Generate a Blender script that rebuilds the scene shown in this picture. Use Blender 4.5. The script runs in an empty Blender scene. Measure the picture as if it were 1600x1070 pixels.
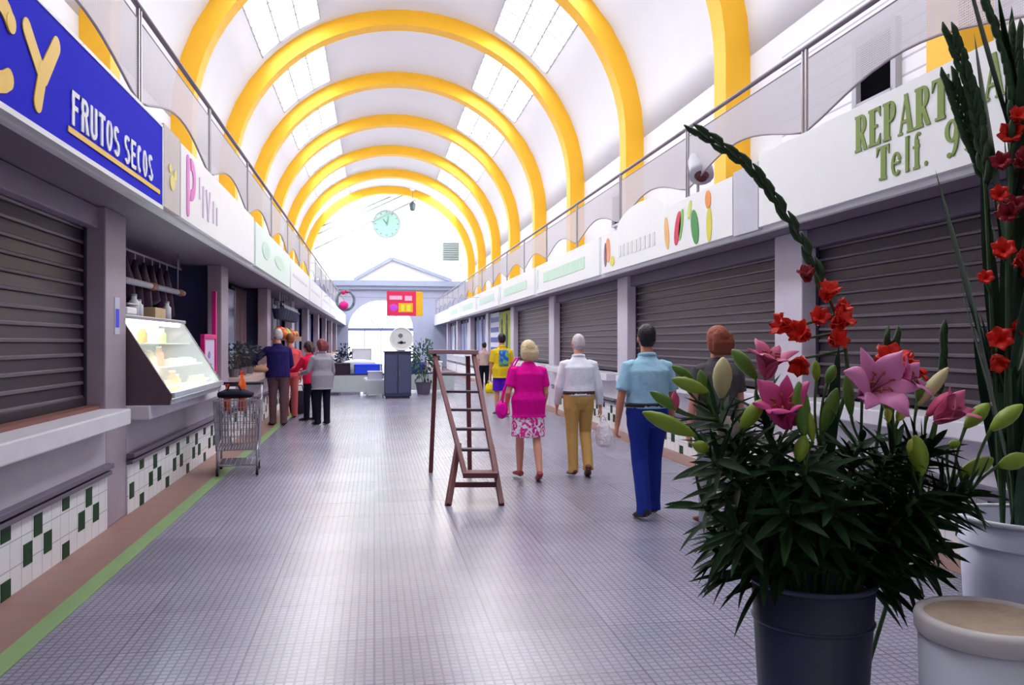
import bpy, bmesh, math, random
from mathutils import Vector, Matrix, Quaternion
random.seed(7)
C = bpy.context.scene.collection
V = Vector
PI = math.pi
# ---------------------------------------------------------------- camera frame
F = 1300.0
TH = math.atan(215 / F)
CT, ST = math.cos(TH), math.sin(TH)
EYE = 1.55
def at(px, py, d):
    x = (px - 800) / F * d
    return V((x * CT + d * ST, -x * ST + d * CT, EYE + (535 - py) / F * d))

# ---------------------------------------------------------------- materials
def lin(c):
    r = []
    for v in c:
        v /= 255.0
        r.append(v / 12.92 if v <= 0.04045 else ((v + 0.055) / 1.055) ** 2.4)
    return (*r, 1.0)
MATS = {}
def mat(name, col, rough=0.55, metal=0.0, spec=0.4, var=0.12, vscale=6.0, bump=0.0, bscale=40.0, emit=0.0, sub=0.0, alpha=1.0, trans=0.0, coat=0.0):
    if name in MATS: return MATS[name]
    m = bpy.data.materials.new(name); m.use_nodes = True
    nt = m.node_tree; N = nt.nodes; L = nt.links
    b = N['Principled BSDF']
    b.inputs['Roughness'].default_value = rough
    b.inputs['Metallic'].default_value = metal
    b.inputs['Specular IOR Level'].default_value = spec
    if coat: b.inputs['Coat Weight'].default_value = coat
    if alpha < 1: b.inputs['Alpha'].default_value = alpha
    if trans: b.inputs['Transmission Weight'].default_value = trans
    tc = N.new('ShaderNodeTexCoord')
    c = lin(col)
    if var:
        n = N.new('ShaderNodeTexNoise'); n.inputs['Scale'].default_value = vscale; n.inputs['Detail'].default_value = 4
        L.new(tc.outputs['Object'], n.inputs['Vector'])
        mx = N.new('ShaderNodeMix'); mx.data_type = 'RGBA'
        mx.inputs[6].default_value = tuple(v * (1 - var) for v in c[:3]) + (1,)
        mx.inputs[7].default_value = tuple(min(1, v * (1 + var)) for v in c[:3]) + (1,)
        L.new(n.outputs['Fac'], mx.inputs[0]); L.new(mx.outputs[2], b.inputs['Base Color'])
    else:
        b.inputs['Base Color'].default_value = c
    if emit:
        b.inputs['Emission Color'].default_value = c
        b.inputs['Emission Strength'].default_value = emit
    if bump:
        n2 = N.new('ShaderNodeTexNoise'); n2.inputs['Scale'].default_value = bscale; n2.inputs['Detail'].default_value = 3
        L.new(tc.outputs['Object'], n2.inputs['Vector'])
        bp = N.new('ShaderNodeBump'); bp.inputs['Strength'].default_value = bump; bp.inputs['Distance'].default_value = 0.02
        L.new(n2.outputs['Fac'], bp.inputs['Height']); L.new(bp.outputs['Normal'], b.inputs['Normal'])
    if sub:
        b.inputs['Subsurface Weight'].default_value = sub
        b.inputs['Subsurface Radius'].default_value = (0.02, 0.01, 0.006)
    MATS[name] = m
    return m

def grid_mat(name, col, line, su, sv, mortar, axes, rough=0.5, spec=0.4, big=None, bump=0.3, var=0.1):
    """Small square grid in object space; axes picks the two object axes that span the surface."""
    m = bpy.data.materials.new(name); m.use_nodes = True
    nt = m.node_tree; N = nt.nodes; L = nt.links; b = N['Principled BSDF']
    b.inputs['Roughness'].default_value = rough; b.inputs['Specular IOR Level'].default_value = spec
    tc = N.new('ShaderNodeTexCoord'); sp = N.new('ShaderNodeSeparateXYZ'); cb = N.new('ShaderNodeCombineXYZ')
    L.new(tc.outputs['Object'], sp.inputs[0])
    L.new(sp.outputs[axes[0]], cb.inputs[0]); L.new(sp.outputs[axes[1]], cb.inputs[1])
    br = N.new('ShaderNodeTexBrick'); br.offset = 0; br.squash = 1
    br.inputs['Scale'].default_value = 1; br.inputs['Brick Width'].default_value = su; br.inputs['Row Height'].default_value = sv
    br.inputs['Mortar Size'].default_value = mortar; br.inputs['Mortar Smooth'].default_value = 0.2
    c = lin(col)
    br.inputs['Color1'].default_value = tuple(v * (1 + var) for v in c[:3]) + (1,)
    br.inputs['Color2'].default_value = tuple(v * (1 - var) for v in c[:3]) + (1,)
    br.inputs['Mortar'].default_value = lin(line)
    L.new(cb.outputs[0], br.inputs['Vector'])
    out = br.outputs['Color']
    if big:
        b2 = N.new('ShaderNodeTexBrick'); b2.offset = 0
        b2.inputs['Scale'].default_value = 1; b2.inputs['Brick Width'].default_value = big; b2.inputs['Row Height'].default_value = big
        b2.inputs['Mortar Size'].default_value = 0.006
        b2.inputs['Color1'].default_value = (1.05, 1.05, 1.05, 1); b2.inputs['Color2'].default_value = (.86, .86, .88, 1); b2.inputs['Mortar'].default_value = (.72, .7, .72, 1)
        L.new(cb.outputs[0], b2.inputs['Vector'])
        mx = N.new('ShaderNodeMix'); mx.data_type = 'RGBA'; mx.blend_type = 'MULTIPLY'; mx.inputs[0].default_value = 1
        L.new(out, mx.inputs[6]); L.new(b2.outputs['Color'], mx.inputs[7]); out = mx.outputs[2]
        nz = N.new('ShaderNodeTexNoise'); nz.inputs['Scale'].default_value = 0.7; nz.inputs['Detail'].default_value = 5
        L.new(cb.outputs[0], nz.inputs['Vector'])
        mr = N.new('ShaderNodeMapRange'); mr.inputs[1].default_value = .3; mr.inputs[2].default_value = .7; mr.inputs[3].default_value = .85; mr.inputs[4].default_value = 1.12
        L.new(nz.outputs['Fac'], mr.inputs[0])
        m3 = N.new('ShaderNodeMix'); m3.data_type = 'RGBA'; m3.blend_type = 'MULTIPLY'; m3.inputs[0].default_value = 1
        L.new(out, m3.inputs[6]); L.new(mr.outputs[0], m3.inputs[7]); out = m3.outputs[2]
    L.new(out, b.inputs['Base Color'])
    if bump:
        bp = N.new('ShaderNodeBump'); bp.inputs['Strength'].default_value = bump; bp.inputs['Distance'].default_value = 0.004; bp.invert = True
        L.new(br.outputs['Fac'], bp.inputs['Height']); L.new(bp.outputs['Normal'], b.inputs['Normal'])
    MATS[name] = m
    return m

# ---------------------------------------------------------------- mesh builder
class MB:
    def __init__(s): s.v = []; s.f = []; s.mi = []; s.cur = 0
    def add(s, vs, fs):
        o = len(s.v); s.v += [tuple(v) for v in vs]
        for f in fs: s.f.append([i + o for i in f]); s.mi.append(s.cur)
    def box(s, x0, x1, y0, y1, z0, z1, M=None):
        vs = [V((x, y, z)) for z in (z0, z1) for y in (y0, y1) for x in (x0, x1)]
        if M: vs = [M @ v for v in vs]
        s.add(vs, [(0, 2, 3, 1), (4, 5, 7, 6), (0, 1, 5, 4), (1, 3, 7, 5), (3, 2, 6, 7), (2, 0, 4, 6)])
        return s
    def bar(s, a, b, w, h, up=(0, 0, 1)):
        """rectangular bar from a to b, w across, h along 'up'"""
        a, b = V(a), V(b); t = (b - a).normalized(); u = V(up)
        if abs(t.dot(u)) > .98: u = V((0, 1, 0))
        r = t.cross(u).normalized(); u = r.cross(t)
        vs = [p + r * (sx * w / 2) + u * (sy * h / 2) for p in (a, b) for sx, sy in ((-1, -1), (1, -1), (1, 1), (-1, 1))]
        s.add(vs, [(3, 2, 1, 0), (4, 5, 6, 7), (0, 1, 5, 4), (1, 2, 6, 5), (2, 3, 7, 6), (3, 0, 4, 7)])
        return s
    def rings(s, R, cap=True, closed=False):
        n = len(R[0]); vs = [v for r in R for v in r]; fs = []
        m = len(R)
        for i in range(m if closed else m - 1):
            for j in range(n):
                a, b = i * n + j, i * n + (j + 1) % n
                c, d = ((i + 1) % m) * n + (j + 1) % n, ((i + 1) % m) * n + j
                fs.append((a, b, c, d))
        if cap and not closed:
            fs.append(tuple(range(n - 1, -1, -1))); fs.append(tuple((m - 1) * n + j for j in range(n)))
        s.add(vs, fs); return s
    def tube(s, pts, rad, n=8, ref=None, cap=True, closed=False, lobes=0, lobe=0.0):
        pts = [V(p) for p in pts]; m = len(pts)
        if not isinstance(rad, list): rad = [rad] * m
        R = []; u = None
        for i, p in enumerate(pts):
            if closed: t = pts[(i + 1) % m] - pts[i - 1]
            else: t = pts[min(i + 1, m - 1)] - pts[max(i - 1, 0)]
            if t.length < 1e-9: t = V((0, 0, 1))
            t.normalize()
            if ref is not None: u = V(ref)
            elif u is None: u = V((1, 0, 0)) if abs(t.x) < .8 else V((0, 1, 0))
            u = (u - t * u.dot(t))
            if u.length < 1e-6: u = t.orthogonal()
            u.normalize(); w = t.cross(u)
            r = rad[i]; ra, rb = r if isinstance(r, (list, tuple)) else (r, r)
            ring = []
            for k in range(n):
                a = 2 * PI * k / n; q = 1 + (lobe * math.cos(lobes * a) if lobes else 0)
                ring.append(p + u * (math.cos(a) * ra * q) + w * (math.sin(a) * rb * q))
            R.append(ring)
        return s.rings(R, cap, closed)
    def ball(s, c, r, n=10, m=7, M=None):
        c = V(c); rx, ry, rz = r if isinstance(r, (list, tuple)) else (r, r, r)
        R = []
        for i in range(m + 1):
            a = -PI / 2 + PI * (i if 0 < i < m else (i + (.12 if i == 0 else -.12))) / m
            ring = []
            for k in range(n):
                b = 2 * PI * k / n
                q = V((math.cos(a) * math.cos(b) * rx, math.cos(a) * math.sin(b) * ry, math.sin(a) * rz))
                ring.append(c + (M @ q if M else q))
            R.append(ring)
        return s.rings(R)
    def lathe(s, prof, n=24, c=(0, 0, 0), cap=False):
        c = V(c)
        return s.rings([[c + V((r * math.cos(2 * PI * k / n), r * math.sin(2 * PI * k / n), z)) for k in range(n)] for r, z in prof], cap)
    def prism(s, poly, a, b):
        """poly: list of Vectors (planar, CCW seen from -off), extruded by vector from offset a to offset b"""
        a, b = V(a), V(b); n = len(poly)
        vs = [V(p) + a for p in poly] + [V(p) + b for p in poly]
        fs = [tuple(range(n - 1, -1, -1)), tuple(range(n, 2 * n))] + [(i, (i + 1) % n, n + (i + 1) % n, n + i) for i in range(n)]
        s.add(vs, fs); return s
    def sheet(s, rows):
        n = len(rows[0]); fs = []
        for i in range(len(rows) - 1):
            for j in range(n - 1):
                fs.append((i * n + j, i * n + j + 1, (i + 1) * n + j + 1, (i + 1) * n + j))
        s.add([v for r in rows for v in r], fs); return s
    def mesh(s, name):
        me = bpy.data.meshes.new(name); me.from_pydata(s.v, [], s.f); me.update()
        return me
    def build(s, name, mats, parent=None, smooth=False, bevel=0, solid=0, subsurf=0, fix=True):
        me = s.mesh(name)
        if fix:
            bm = bmesh.new(); bm.from_mesh(me); bmesh.ops.recalc_face_normals(bm, faces=bm.faces); bm.to_mesh(me); bm.free()
        if not isinstance(mats, (list, tuple)): mats = [mats]
        for m in mats: me.materials.append(m)
        for p, i in zip(me.polygons, s.mi): p.material_index = i; p.use_smooth = smooth
        o = bpy.data.objects.new(name, me); C.objects.link(o)
        if parent is not None: o.parent = parent
        if solid:
            d = o.modifiers.new('solid', 'SOLIDIFY'); d.thickness = solid; d.offset = 0
        if bevel:
            d = o.modifiers.new('bevel', 'BEVEL'); d.width = bevel; d.segments = 2; d.limit_method = 'ANGLE'
        if subsurf:
            d = o.modifiers.new('sub', 'SUBSURF'); d.levels = subsurf; d.render_levels = subsurf
        return o

def tag(o, label, cat, group=None, kind=None):
    o['label'] = label; o['category'] = cat
    if group: o['group'] = group
    if kind: o['kind'] = kind
    return o
def thing(name, label, cat, loc=(0, 0, 0), rotz=0, group=None, kind=None):
    o = bpy.data.objects.new(name, None); C.objects.link(o); o.empty_display_size = .1
    o.location = loc; o.rotation_euler = (0, 0, rotz)
    return tag(o, label, cat, group, kind)
def struct(o, label=None):
    o['kind'] = 'structure'
    if label: o['label'] = label
    return o
def copy_tree(o, parent=None):
    c = o.copy(); C.objects.link(c)
    if parent is not None: c.parent = parent
    for ch in o.children: copy_tree(ch, c)
    return c
def evaluated(me, mods):
    """mesh -> mesh with modifiers baked"""
    o = bpy.data.objects.new('tmp', me); C.objects.link(o)
    for kind, kw in mods:
        d = o.modifiers.new(kind, kind)
        for k, v in kw.items(): setattr(d, k, v)
    dg = bpy.context.evaluated_depsgraph_get(); dg.update()
    out = bpy.data.meshes.new_from_object(o.evaluated_get(dg))
    bpy.data.objects.remove(o); bpy.data.meshes.remove(me)
    return out
def fused(mb, name, m, parent, voxel=.008, smooth=4):
    """one continuous skin around the overlapping lofts in mb"""
    me = mb.mesh(name)
    bm = bmesh.new(); bm.from_mesh(me); bmesh.ops.recalc_face_normals(bm, faces=bm.faces); bm.to_mesh(me); bm.free()
    me = evaluated(me, [('REMESH', dict(mode='VOXEL', voxel_size=voxel, use_smooth_shade=True)), ('SMOOTH', dict(factor=.5, iterations=smooth))])
    me.name = name; me.materials.clear(); me.materials.append(m)
    for p in me.polygons: p.use_smooth = True
    o = bpy.data.objects.new(name, me); C.objects.link(o); o.parent = parent
    return o

# ---------------------------------------------------------------- lettering (flat strokes on a sign face)
class Ink:
    """collects flat strokes (u to the reader's right, v up) and lays them on a wall plane"""
    def __init__(s, origin, udir, nrm, lift=.004, depth=.006):
        s.o, s.u, s.n, s.mb = V(origin), V(udir), V(nrm), MB(); s.l, s.d, s.k = lift, depth, 0
    def poly(s, pts):
        P = [s.o + s.u * p[0] + V((0, 0, p[1])) for p in pts]
        s.k += 1; s.mb.prism(P, s.n * s.l, s.n * (s.l + s.d + .00012 * (s.k % 40))); return s
    def rect(s, u0, u1, v0, v1): return s.poly([(u0, v0), (u1, v0), (u1, v1), (u0, v1)])
    def line(s, a, b, w, w2=None, round_=False):
        a, b = V((*a, 0)), V((*b, 0)); t = (b - a).normalized(); r = V((-t.y, t.x, 0)); w2 = w if w2 is None else w2
        s.poly([(a - r * w / 2)[:2], (b - r * w2 / 2)[:2], (b + r * w2 / 2)[:2], (a + r * w / 2)[:2]])
        if round_:
            for c, ww in ((a, w), (b, w2)): s.disc(c.x, c.y, ww / 2, ww / 2)
        return s
    def disc(s, cx, cy, rx, ry, n=14, rot=0):
        P = []
        for k in range(n):
            x, y = rx * math.cos(2 * PI * k / n), ry * math.sin(2 * PI * k / n)
            P.append((cx + x * math.cos(rot) - y * math.sin(rot), cy + x * math.sin(rot) + y * math.cos(rot)))
        return s.poly(P)
    def arc(s, cx, cy, rx, ry, a0, a1, wx, wy=None, n=12):
        """stroke along an ellipse; wx thick where it runs vertical, wy where it runs flat"""
        wy = wx if wy is None else wy
        for k in range(n):
            q = []
            for a in (a0 + (a1 - a0) * k / n, a0 + (a1 - a0) * (k + 1) / n):
                a = math.radians(a); c, d = math.cos(a), math.sin(a)
                q.append(((cx + c * (rx - wx / 2), cy + d * (ry - wy / 2)), (cx + c * (rx + wx / 2), cy + d * (ry + wy / 2))))
            s.poly([q[0][0], q[0][1], q[1][1], q[1][0]])
        return s
    def build(s, name, m, parent): return s.mb.build(name, m, parent)

def serif(ink, ch, x, y, w, h):
    """high-contrast roman capitals and figures"""
    T, t = w * .40, h * .075
    def stem(px, y0=0, y1=h, sf=True):
        ink.rect(px, px + T, y + y0, y + y1)
        if sf:
            ink.rect(px - w * .08, px + T + w * .08, y + y0, y + y0 + t); ink.rect(px - w * .08, px + T + w * .08, y + y1 - t, y + y1)
    if ch in 'REP':
        stem(x + w * .08)
        if ch == 'E':
            ink.rect(x + w * .3, x + w * .92, y + h - t, y + h); ink.rect(x + w * .3, x + w * .92, y, y + t); ink.rect(x + w * .3, x + w * .7, y + h * .47, y + h * .47 + t)
            ink.poly([(x + w * .92, y + h), (x + w * .70, y + h - t), (x + w * .92, y + h * .72)])
            ink.poly([(x + w * .92, y), (x + w * .92, y + h * .28), (x + w * .70, y + t)])
        else:
            ink.rect(x + w * .3, x + w * .55, y + h - t, y + h); ink.rect(x + w * .3, x + w * .55, y + h * .45, y + h * .45 + t)
            ink.arc(x + w * .52, y + h * .725, w * .26, h * .24, -90, 90, w * .28, t)
            if ch == 'R': ink.poly([(x + w * .42, y + h * .48), (x + w * .66, y + h * .48), (x + w * 1.02, y), (x + w * .74, y)])
    elif ch == 'A':
        ink.poly([(x + w * .02, y), (x + w * .16, y), (x + w * .52, y + h * .95), (x + w * .44, y + h * .95)])
        ink.poly([(x + w * .66, y), (x + w * 1.0, y), (x + w * .62, y + h), (x + w * .38, y + h)])
        ink.rect(x + w * .2, x + w * .75, y + h * .28, y + h * .28 + t)
        ink.rect(x - w * .06, x + w * .28, y, y + t * .7); ink.rect(x + w * .58, x + w * 1.08, y, y + t * .7)
    elif ch == 'T':
        stem(x + w * .35, sf=False); ink.rect(x + w * .2, x + w * .8, y, y + t); ink.rect(x, x + w, y + h - t, y + h)
        ink.poly([(x, y + h), (x, y + h * .7), (x + w * .2, y + h - t)]); ink.poly([(x + w, y + h), (x + w * .8, y + h - t), (x + w, y + h * .7)])
    elif ch == 'O':
        ink.arc(x + w * .5, y + h * .5, w * .38, h * .47, 0, 360, w * .26, t, 20)
    elif ch == 'e':
        ink.arc(x + w * .48, y + h * .33, w * .32, h * .31, 20, 320, w * .24, t, 16); ink.rect(x + w * .2, x + w * .85, y + h * .33, y + h * .33 + t * .8)
    elif ch == 'l':
        stem(x + w * .3); 
    elif ch == 'f':
        stem(x + w * .25, 0, h * .8, False); ink.rect(x + w * .05, x + w * .75, y + h * .58, y + h * .58 + t); ink.rect(x + w * .1, x + w * .75, y, y + t)
        ink.arc(x + w * .62, y + h * .8, w * .23, h * .17, 40, 180, w * .24, t, 8)
    elif ch == '.':
        ink.disc(x + w * .25, y + h * .07, w * .16, h * .07)
    elif ch == '9':
        ink.arc(x + w * .47, y + h * .70, w * .30, h * .26, 0, 360, w * .26, t, 18); ink.arc(x + w * .40, y + h * .62, w * .40, h * .58, -75, 12, w * .24, t, 10)
        ink.disc(x + w * .3, y + h * .08, w * .15, h * .07)
    elif ch == '5':
        ink.rect(x + w * .2, x + w * .88, y + h * .86, y + h); ink.rect(x + w * .18, x + w * .28, y + h * .5, y + h)
        ink.arc(x + w * .42, y + h * .31, w * .32, h * .28, -140, 130, w * .28, t, 14)
def block(ink, ch, x, y, w, h, k=.34):
    """plain condensed capitals"""
    T = w * k; t = h * .14
    if ch == 'F': ink.rect(x, x + T, y, y + h); ink.rect(x, x + w, y + h - t, y + h); ink.rect(x, x + w * .8, y + h * .46, y + h * .46 + t)
    if ch == 'E': ink.rect(x, x + T, y, y + h); ink.rect(x, x + w, y + h - t, y + h); ink.rect(x, x + w * .85, y + h * .44, y + h * .44 + t); ink.rect(x, x + w, y, y + t)
    if ch == 'R':
        ink.rect(x, x + T, y, y + h); ink.arc(x + w * .5, y + h * .74, w * .5 - T / 2, h * .26 - t / 2, -90, 90, T, t); ink.rect(x, x + w * .5, y + h - t, y + h); ink.rect(x, x + w * .5, y + h * .48, y + h * .48 + t)
        ink.poly([(x + w * .4, y + h * .5), (x + w * .4 + T, y + h * .5), (x + w + T * .2, y), (x + w - T, y)])
    if ch == 'U': ink.rect(x, x + T, y + h * .25, y + h); ink.rect(x + w - T, x + w, y + h * .25, y + h); ink.arc(x + w / 2, y + h * .27, w / 2 - T / 2, h * .27 - t / 2, 180, 360, T, t)
    if ch == 'T': ink.rect(x + w / 2 - T / 2, x + w / 2 + T / 2, y, y + h); ink.rect(x, x + w, y + h - t, y + h)
    if ch == 'O': ink.arc(x + w / 2, y + h / 2, w / 2 - T / 2, h / 2 - t / 2, 0, 360, T, t, 18)
    if ch == 'C': ink.arc(x + w / 2, y + h / 2, w / 2 - T / 2, h / 2 - t / 2, 50, 310, T, t, 16)
    if ch == 'S':
        ink.arc(x + w / 2, y + h * .73, w / 2 - T / 2, h * .27 - t / 2, 30, 270, T, t, 12); ink.arc(x + w / 2, y + h * .27, w / 2 - T / 2, h * .27 - t / 2, -150, 90, T, t, 12)
# ================================================================ the hall
XC, RX, ZC, RZ = 1.0, 5.45, 6.52, 5.03          # vault: centre line, half width, springing, rise
YN, YE = -4.0, 54.2                              # near and far end
XL, XR = XC - RX, XC + RX
ZS, ZG = 2.68, 3.30                              # gallery soffit and gallery floor
LEFT, RIGHT = -1, 1
def SX(side, d):                                 # d = distance from the counter front towards the aisle
    return -2.2 + d if side < 0 else 4.23 - d

M_floor = grid_mat('floor_tiles', (150, 147, 164), (118, 114, 134), .045, .045, .006, (0, 1), rough=.25, spec=.6, big=.63, bump=.12, var=.06)
M_white = mat('white_paint', (238, 238, 242), .5, var=.03, vscale=2)
M_plaster = mat('white_plaster', (224, 225, 230), .8, var=.03, vscale=1.2)
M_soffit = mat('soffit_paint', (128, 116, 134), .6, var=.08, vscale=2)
M_yellow = mat('yellow_paint', (245, 186, 40), .5, var=.06, vscale=2)
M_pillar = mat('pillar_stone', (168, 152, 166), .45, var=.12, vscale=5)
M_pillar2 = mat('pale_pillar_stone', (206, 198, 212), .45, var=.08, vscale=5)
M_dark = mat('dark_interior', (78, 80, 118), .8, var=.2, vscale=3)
M_brown = mat('brown_floor_strip', (152, 116, 108), .5, var=.18, vscale=5)
M_green = mat('green_floor_line', (136, 168, 112), .5, var=.15, vscale=7)
M_steel = mat('brushed_steel', (165, 162, 172), .3, metal=.85, var=.06, vscale=20)
M_frame = mat('pale_window_frame', (172, 174, 184), .5, var=.03)
M_sky = mat('frosted_daylight_pane', (246, 249, 255), .4, var=0, emit=8.0)
M_tymp = mat('bright_gable_glass', (238, 250, 246), .4, var=0.0, emit=1.25)
M_endwall = mat('bluish_end_wall', (186, 194, 222), .7, var=.06, vscale=2)
M_cornice = mat('grey_blue_cornice', (172, 184, 210), .6, var=.06, vscale=3)
M_black = mat('black_opening', (8, 7, 12), .95, var=0, spec=.02)
M_siding = grid_mat('horizontal_siding', (232, 232, 238), (186, 186, 198), 40, .21, .016, (1, 2), rough=.7, bump=.5, var=.02)

m = MB().box(XL - .3, XR + .3, YN, YE + .4, -.12, 0); struct(m.build('floor', M_floor), 'purplish grey floor of small square tiles')
m = MB().box(SX(LEFT, 0), SX(LEFT, .37), YN, YE, 0, .004); struct(m.build('floor_edging', M_brown), 'brown strip of floor along the left counters')
m = MB().box(SX(LEFT, .37), SX(LEFT, .49), YN, YE, 0, .005); struct(m.build('floor_edging', M_green), 'pale green line along the left side of the floor')
m = MB().box(SX(RIGHT, .37), SX(RIGHT, 0), YN, YE, 0, .004); struct(m.build('floor_edging', M_brown), 'brown strip of floor along the right counters')
m = MB().box(XL - .2, XL, YN, YE, 0, ZC + .1); struct(m.build('wall_left', M_plaster))
m = MB().box(XR, XR + .2, YN, YE, 0, ZC + .1); struct(m.build('wall_right', M_plaster))
struct(MB().box(XR - .03, XR, YN, 12.4, ZG, ZC - .4).build('cladding', M_siding), 'horizontal white cladding on the near part of the right gallery wall')
m = MB().box(XL - .2, XR + .2, YN - .2, YN, 0, ZC + RZ + .4); struct(m.build('wall_near_unseen', M_plaster))  # unseen end wall behind the camera, added to keep the sky's light out
m = MB().box(-60, 62, YE + .4, YE + 120, -.12, -.01); struct(m.build('pavement', mat('bright_pavement', (225, 225, 230), .8)))

# galleries, fascias, soffits
for side, nm in ((LEFT, 'left'), (RIGHT, 'right')):
    a, b = sorted((SX(side, .36), XL if side < 0 else XR))
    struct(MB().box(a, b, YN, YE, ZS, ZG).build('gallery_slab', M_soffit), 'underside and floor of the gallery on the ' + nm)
    a, b = sorted((SX(side, .34), SX(side, .40)))
    struct(MB().box(a, b, YN, YE, ZS - .03, 3.33).build('trim_1' if side < 0 else 'trim_2', M_white, bevel=.006), 'white fascia board below the ' + nm + ' gallery')
# vault with a skylight in each flank of every bay
AY = [25.2 + 5.8 * (i - 2) for i in range(-2, 8)]     # front faces of the arches
def vp(a, y, r=0.0):
    a = math.radians(a); return V((XC + (RX + r) * math.cos(a), y, ZC + (RZ + r) * math.sin(a)))
ANG = [0, 8, 16, 24, 32, 40, 45.5, 51, 56.5, 62, 68, 74, 80, 85, 90]
ANG = ANG + [180 - a for a in ANG[-2::-1]]
YS = [YN]
for y in AY: YS += [y - .35, y + .95]
YS = sorted(y for y in YS if YN <= y < YE) + [YE]
holes = set()
for y in AY[:-1]: holes.add(round(y + .95, 3))
mv = MB(); P = [[vp(a, y) for a in ANG] for y in YS]
flat = [p for r in P for p in r]; fs = []
for i in range(len(YS) - 1):
    for j in range(len(ANG) - 1):
        mid = (ANG[j] + ANG[j + 1]) / 2
        if round(YS[i], 3) in holes and (40 < mid < 62 or 118 < mid < 140): continue
        n = len(ANG); fs.append((i * n + j, (i + 1) * n + j, (i + 1) * n + j + 1, i * n + j + 1))
mv.add(flat, fs)
o = mv.build('ceiling', M_plaster, smooth=True, fix=False); struct(o, 'white barrel vault over the hall')
d = o.modifiers.new('solid', 'SOLIDIFY'); d.thickness = .18; d.offset = 1
bpy.context.view_layer.update()
wn = 0
for y in AY[:-1]:
    y0, y1 = y + .95, y + 5.8 - .35
    for lo, hi in ((40, 62), (118, 140)):
        wn += 1
        t = struct(thing('window_%d' % wn, 'skylight', 'window', (0, 0, 0)), 'white louvred skylight in the vault'); del t['category']
        t['kind'] = 'structure'
        st = [lo + (hi - lo) * k / 6 for k in range(7)]
        pn = MB().sheet([[vp(a, y0, .08) for a in st], [vp(a, y1, .08) for a in st]]); pn.build('pane', M_sky, t, solid=.01)
        fr = MB()
        for k in range(9):
            yy = y0 + (y1 - y0) * k / 8
            fr.tube([vp(a, yy, .02) for a in st], (.05, .04) if k in (0, 8) else (.028, .03), 4)
        for a in (lo, (lo * 2 + hi) / 3, (lo + 2 * hi) / 3, hi): fr.tube([vp(a, y0, .02), vp(a, y1, .02)], .035, 4)
        fr.build('window_frame', M_frame, t)
# yellow arches standing on the galleries
for y in AY:
    prof = []
    for a in [None] + list(range(0, 181, 5)) + [None]:
        if a is None:
            s_ = 1 if not prof else -1; x0, x1, z = XC + s_ * (RX + .02), XC + s_ * (RX - .45), ZG
            prof.append((V((x0, 0, z)), V((x1, 0, z))))
        else:
            q = math.radians(a)
            prof.append((V((XC + (RX + .02) * math.cos(q), 0, ZC + (RZ + .02) * math.sin(q))), V((XC + (RX - .45) * math.cos(q), 0, ZC + (RZ - .45) * math.sin(q)))))
    dy0, dy1 = V((0, y, 0)), V((0, min(y + .5, YE), 0))
    if y >= YE - .1: dy0 = V((0, YE - .45, 0))
    R = [[a + dy0, b + dy0, b + dy1, a + dy1] for a, b in prof]
    struct(MB().rings(R).build('arch', M_yellow), 'yellow arch rib across the white vault')
# pillars
LP = [2.35 + 5.3 * k for k in range(0, 10)]
RP = [2.20 + 5.85 * k for k in range(0, 9)]
for side, PP in ((LEFT, LP), (RIGHT, RP)):
    for y in PP:
        a, b = sorted((SX(side, 0), SX(side, -.2)))
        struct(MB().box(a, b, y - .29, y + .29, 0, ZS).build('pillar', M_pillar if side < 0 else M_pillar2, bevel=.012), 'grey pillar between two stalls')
        a, b = sorted((SX(side, -.2), XL if side < 0 else XR))
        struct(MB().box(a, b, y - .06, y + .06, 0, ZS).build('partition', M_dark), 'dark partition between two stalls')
# far end: wall with an arched doorway, cornice, gable glass
dl, dr = at(545, 515, 54.4), at(645, 515, 54.4)
dcx, drx, dsp, drz = (dl.x + dr.x) / 2, (dr.x - dl.x) / 2, dl.z, 1.88
ZCOR = 5.3
me_ = MB()
me_.box(XL - .2, dcx - drx, YE, YE + .35, 0, ZCOR).box(dcx + drx, XR + .2, YE, YE + .35, 0, ZCOR)
N_ = 16
for k in range(N_):
    a0, a1 = PI - PI * k / N_, PI - PI * (k + 1) / N_
    p = [(dcx + drx * math.cos(a), dsp + drz * math.sin(a)) for a in (a0, a1)]
    me_.prism([V((p[0][0], 0, p[0][1])), V((p[1][0], 0, p[1][1])), V((p[1][0], 0, ZCOR)), V((p[0][0], 0, ZCOR))], (0, YE, 0), (0, YE + .35, 0))
struct(me_.build('wall_far', M_endwall), 'bluish end wall with an arched doorway')
t = struct(MB().box(dcx - drx, dcx + drx, YE + .1, YE + .22, dsp - .09, dsp + .09).build('door_1', mat('blue_door_bar', (120, 130, 190), .5)), 'blue transom of the arched doorway')
dp = MB()
for k in range(1, 4): dp.box(dcx - drx + 2 * drx * k / 4 - .03, dcx - drx + 2 * drx * k / 4 + .03, YE + .12, YE + .18, 0, dsp - .09)
for k in range(1, 4):
    q = PI * k / 4; dp.bar((dcx, YE + .15, dsp), (dcx + drx * math.cos(q), YE + .15, dsp + drz * math.sin(q)), .05, .05, (0, 1, 0))
dp.build('door_bars', M_frame, t)
struct(MB().box(XL, XR, YE - .35, YE, ZCOR - .12, ZCOR + .22).box(XL, XR, YE - .2, YE, ZCOR - .35, ZCOR - .12).build('trim_3', M_cornice), 'grey cornice across the end wall')
pa, pb, pc = at(556, 441, 54), at(612, 406, 54), at(704, 441, 54)
struct(MB().prism([V((pa.x, 0, ZCOR + .2)), V((pc.x, 0, ZCOR + .2)), V((pb.x, 0, pb.z))], (0, YE - .12, 0), (0, YE, 0)).build('pediment', M_white), 'small white pediment over the cornice')
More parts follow.
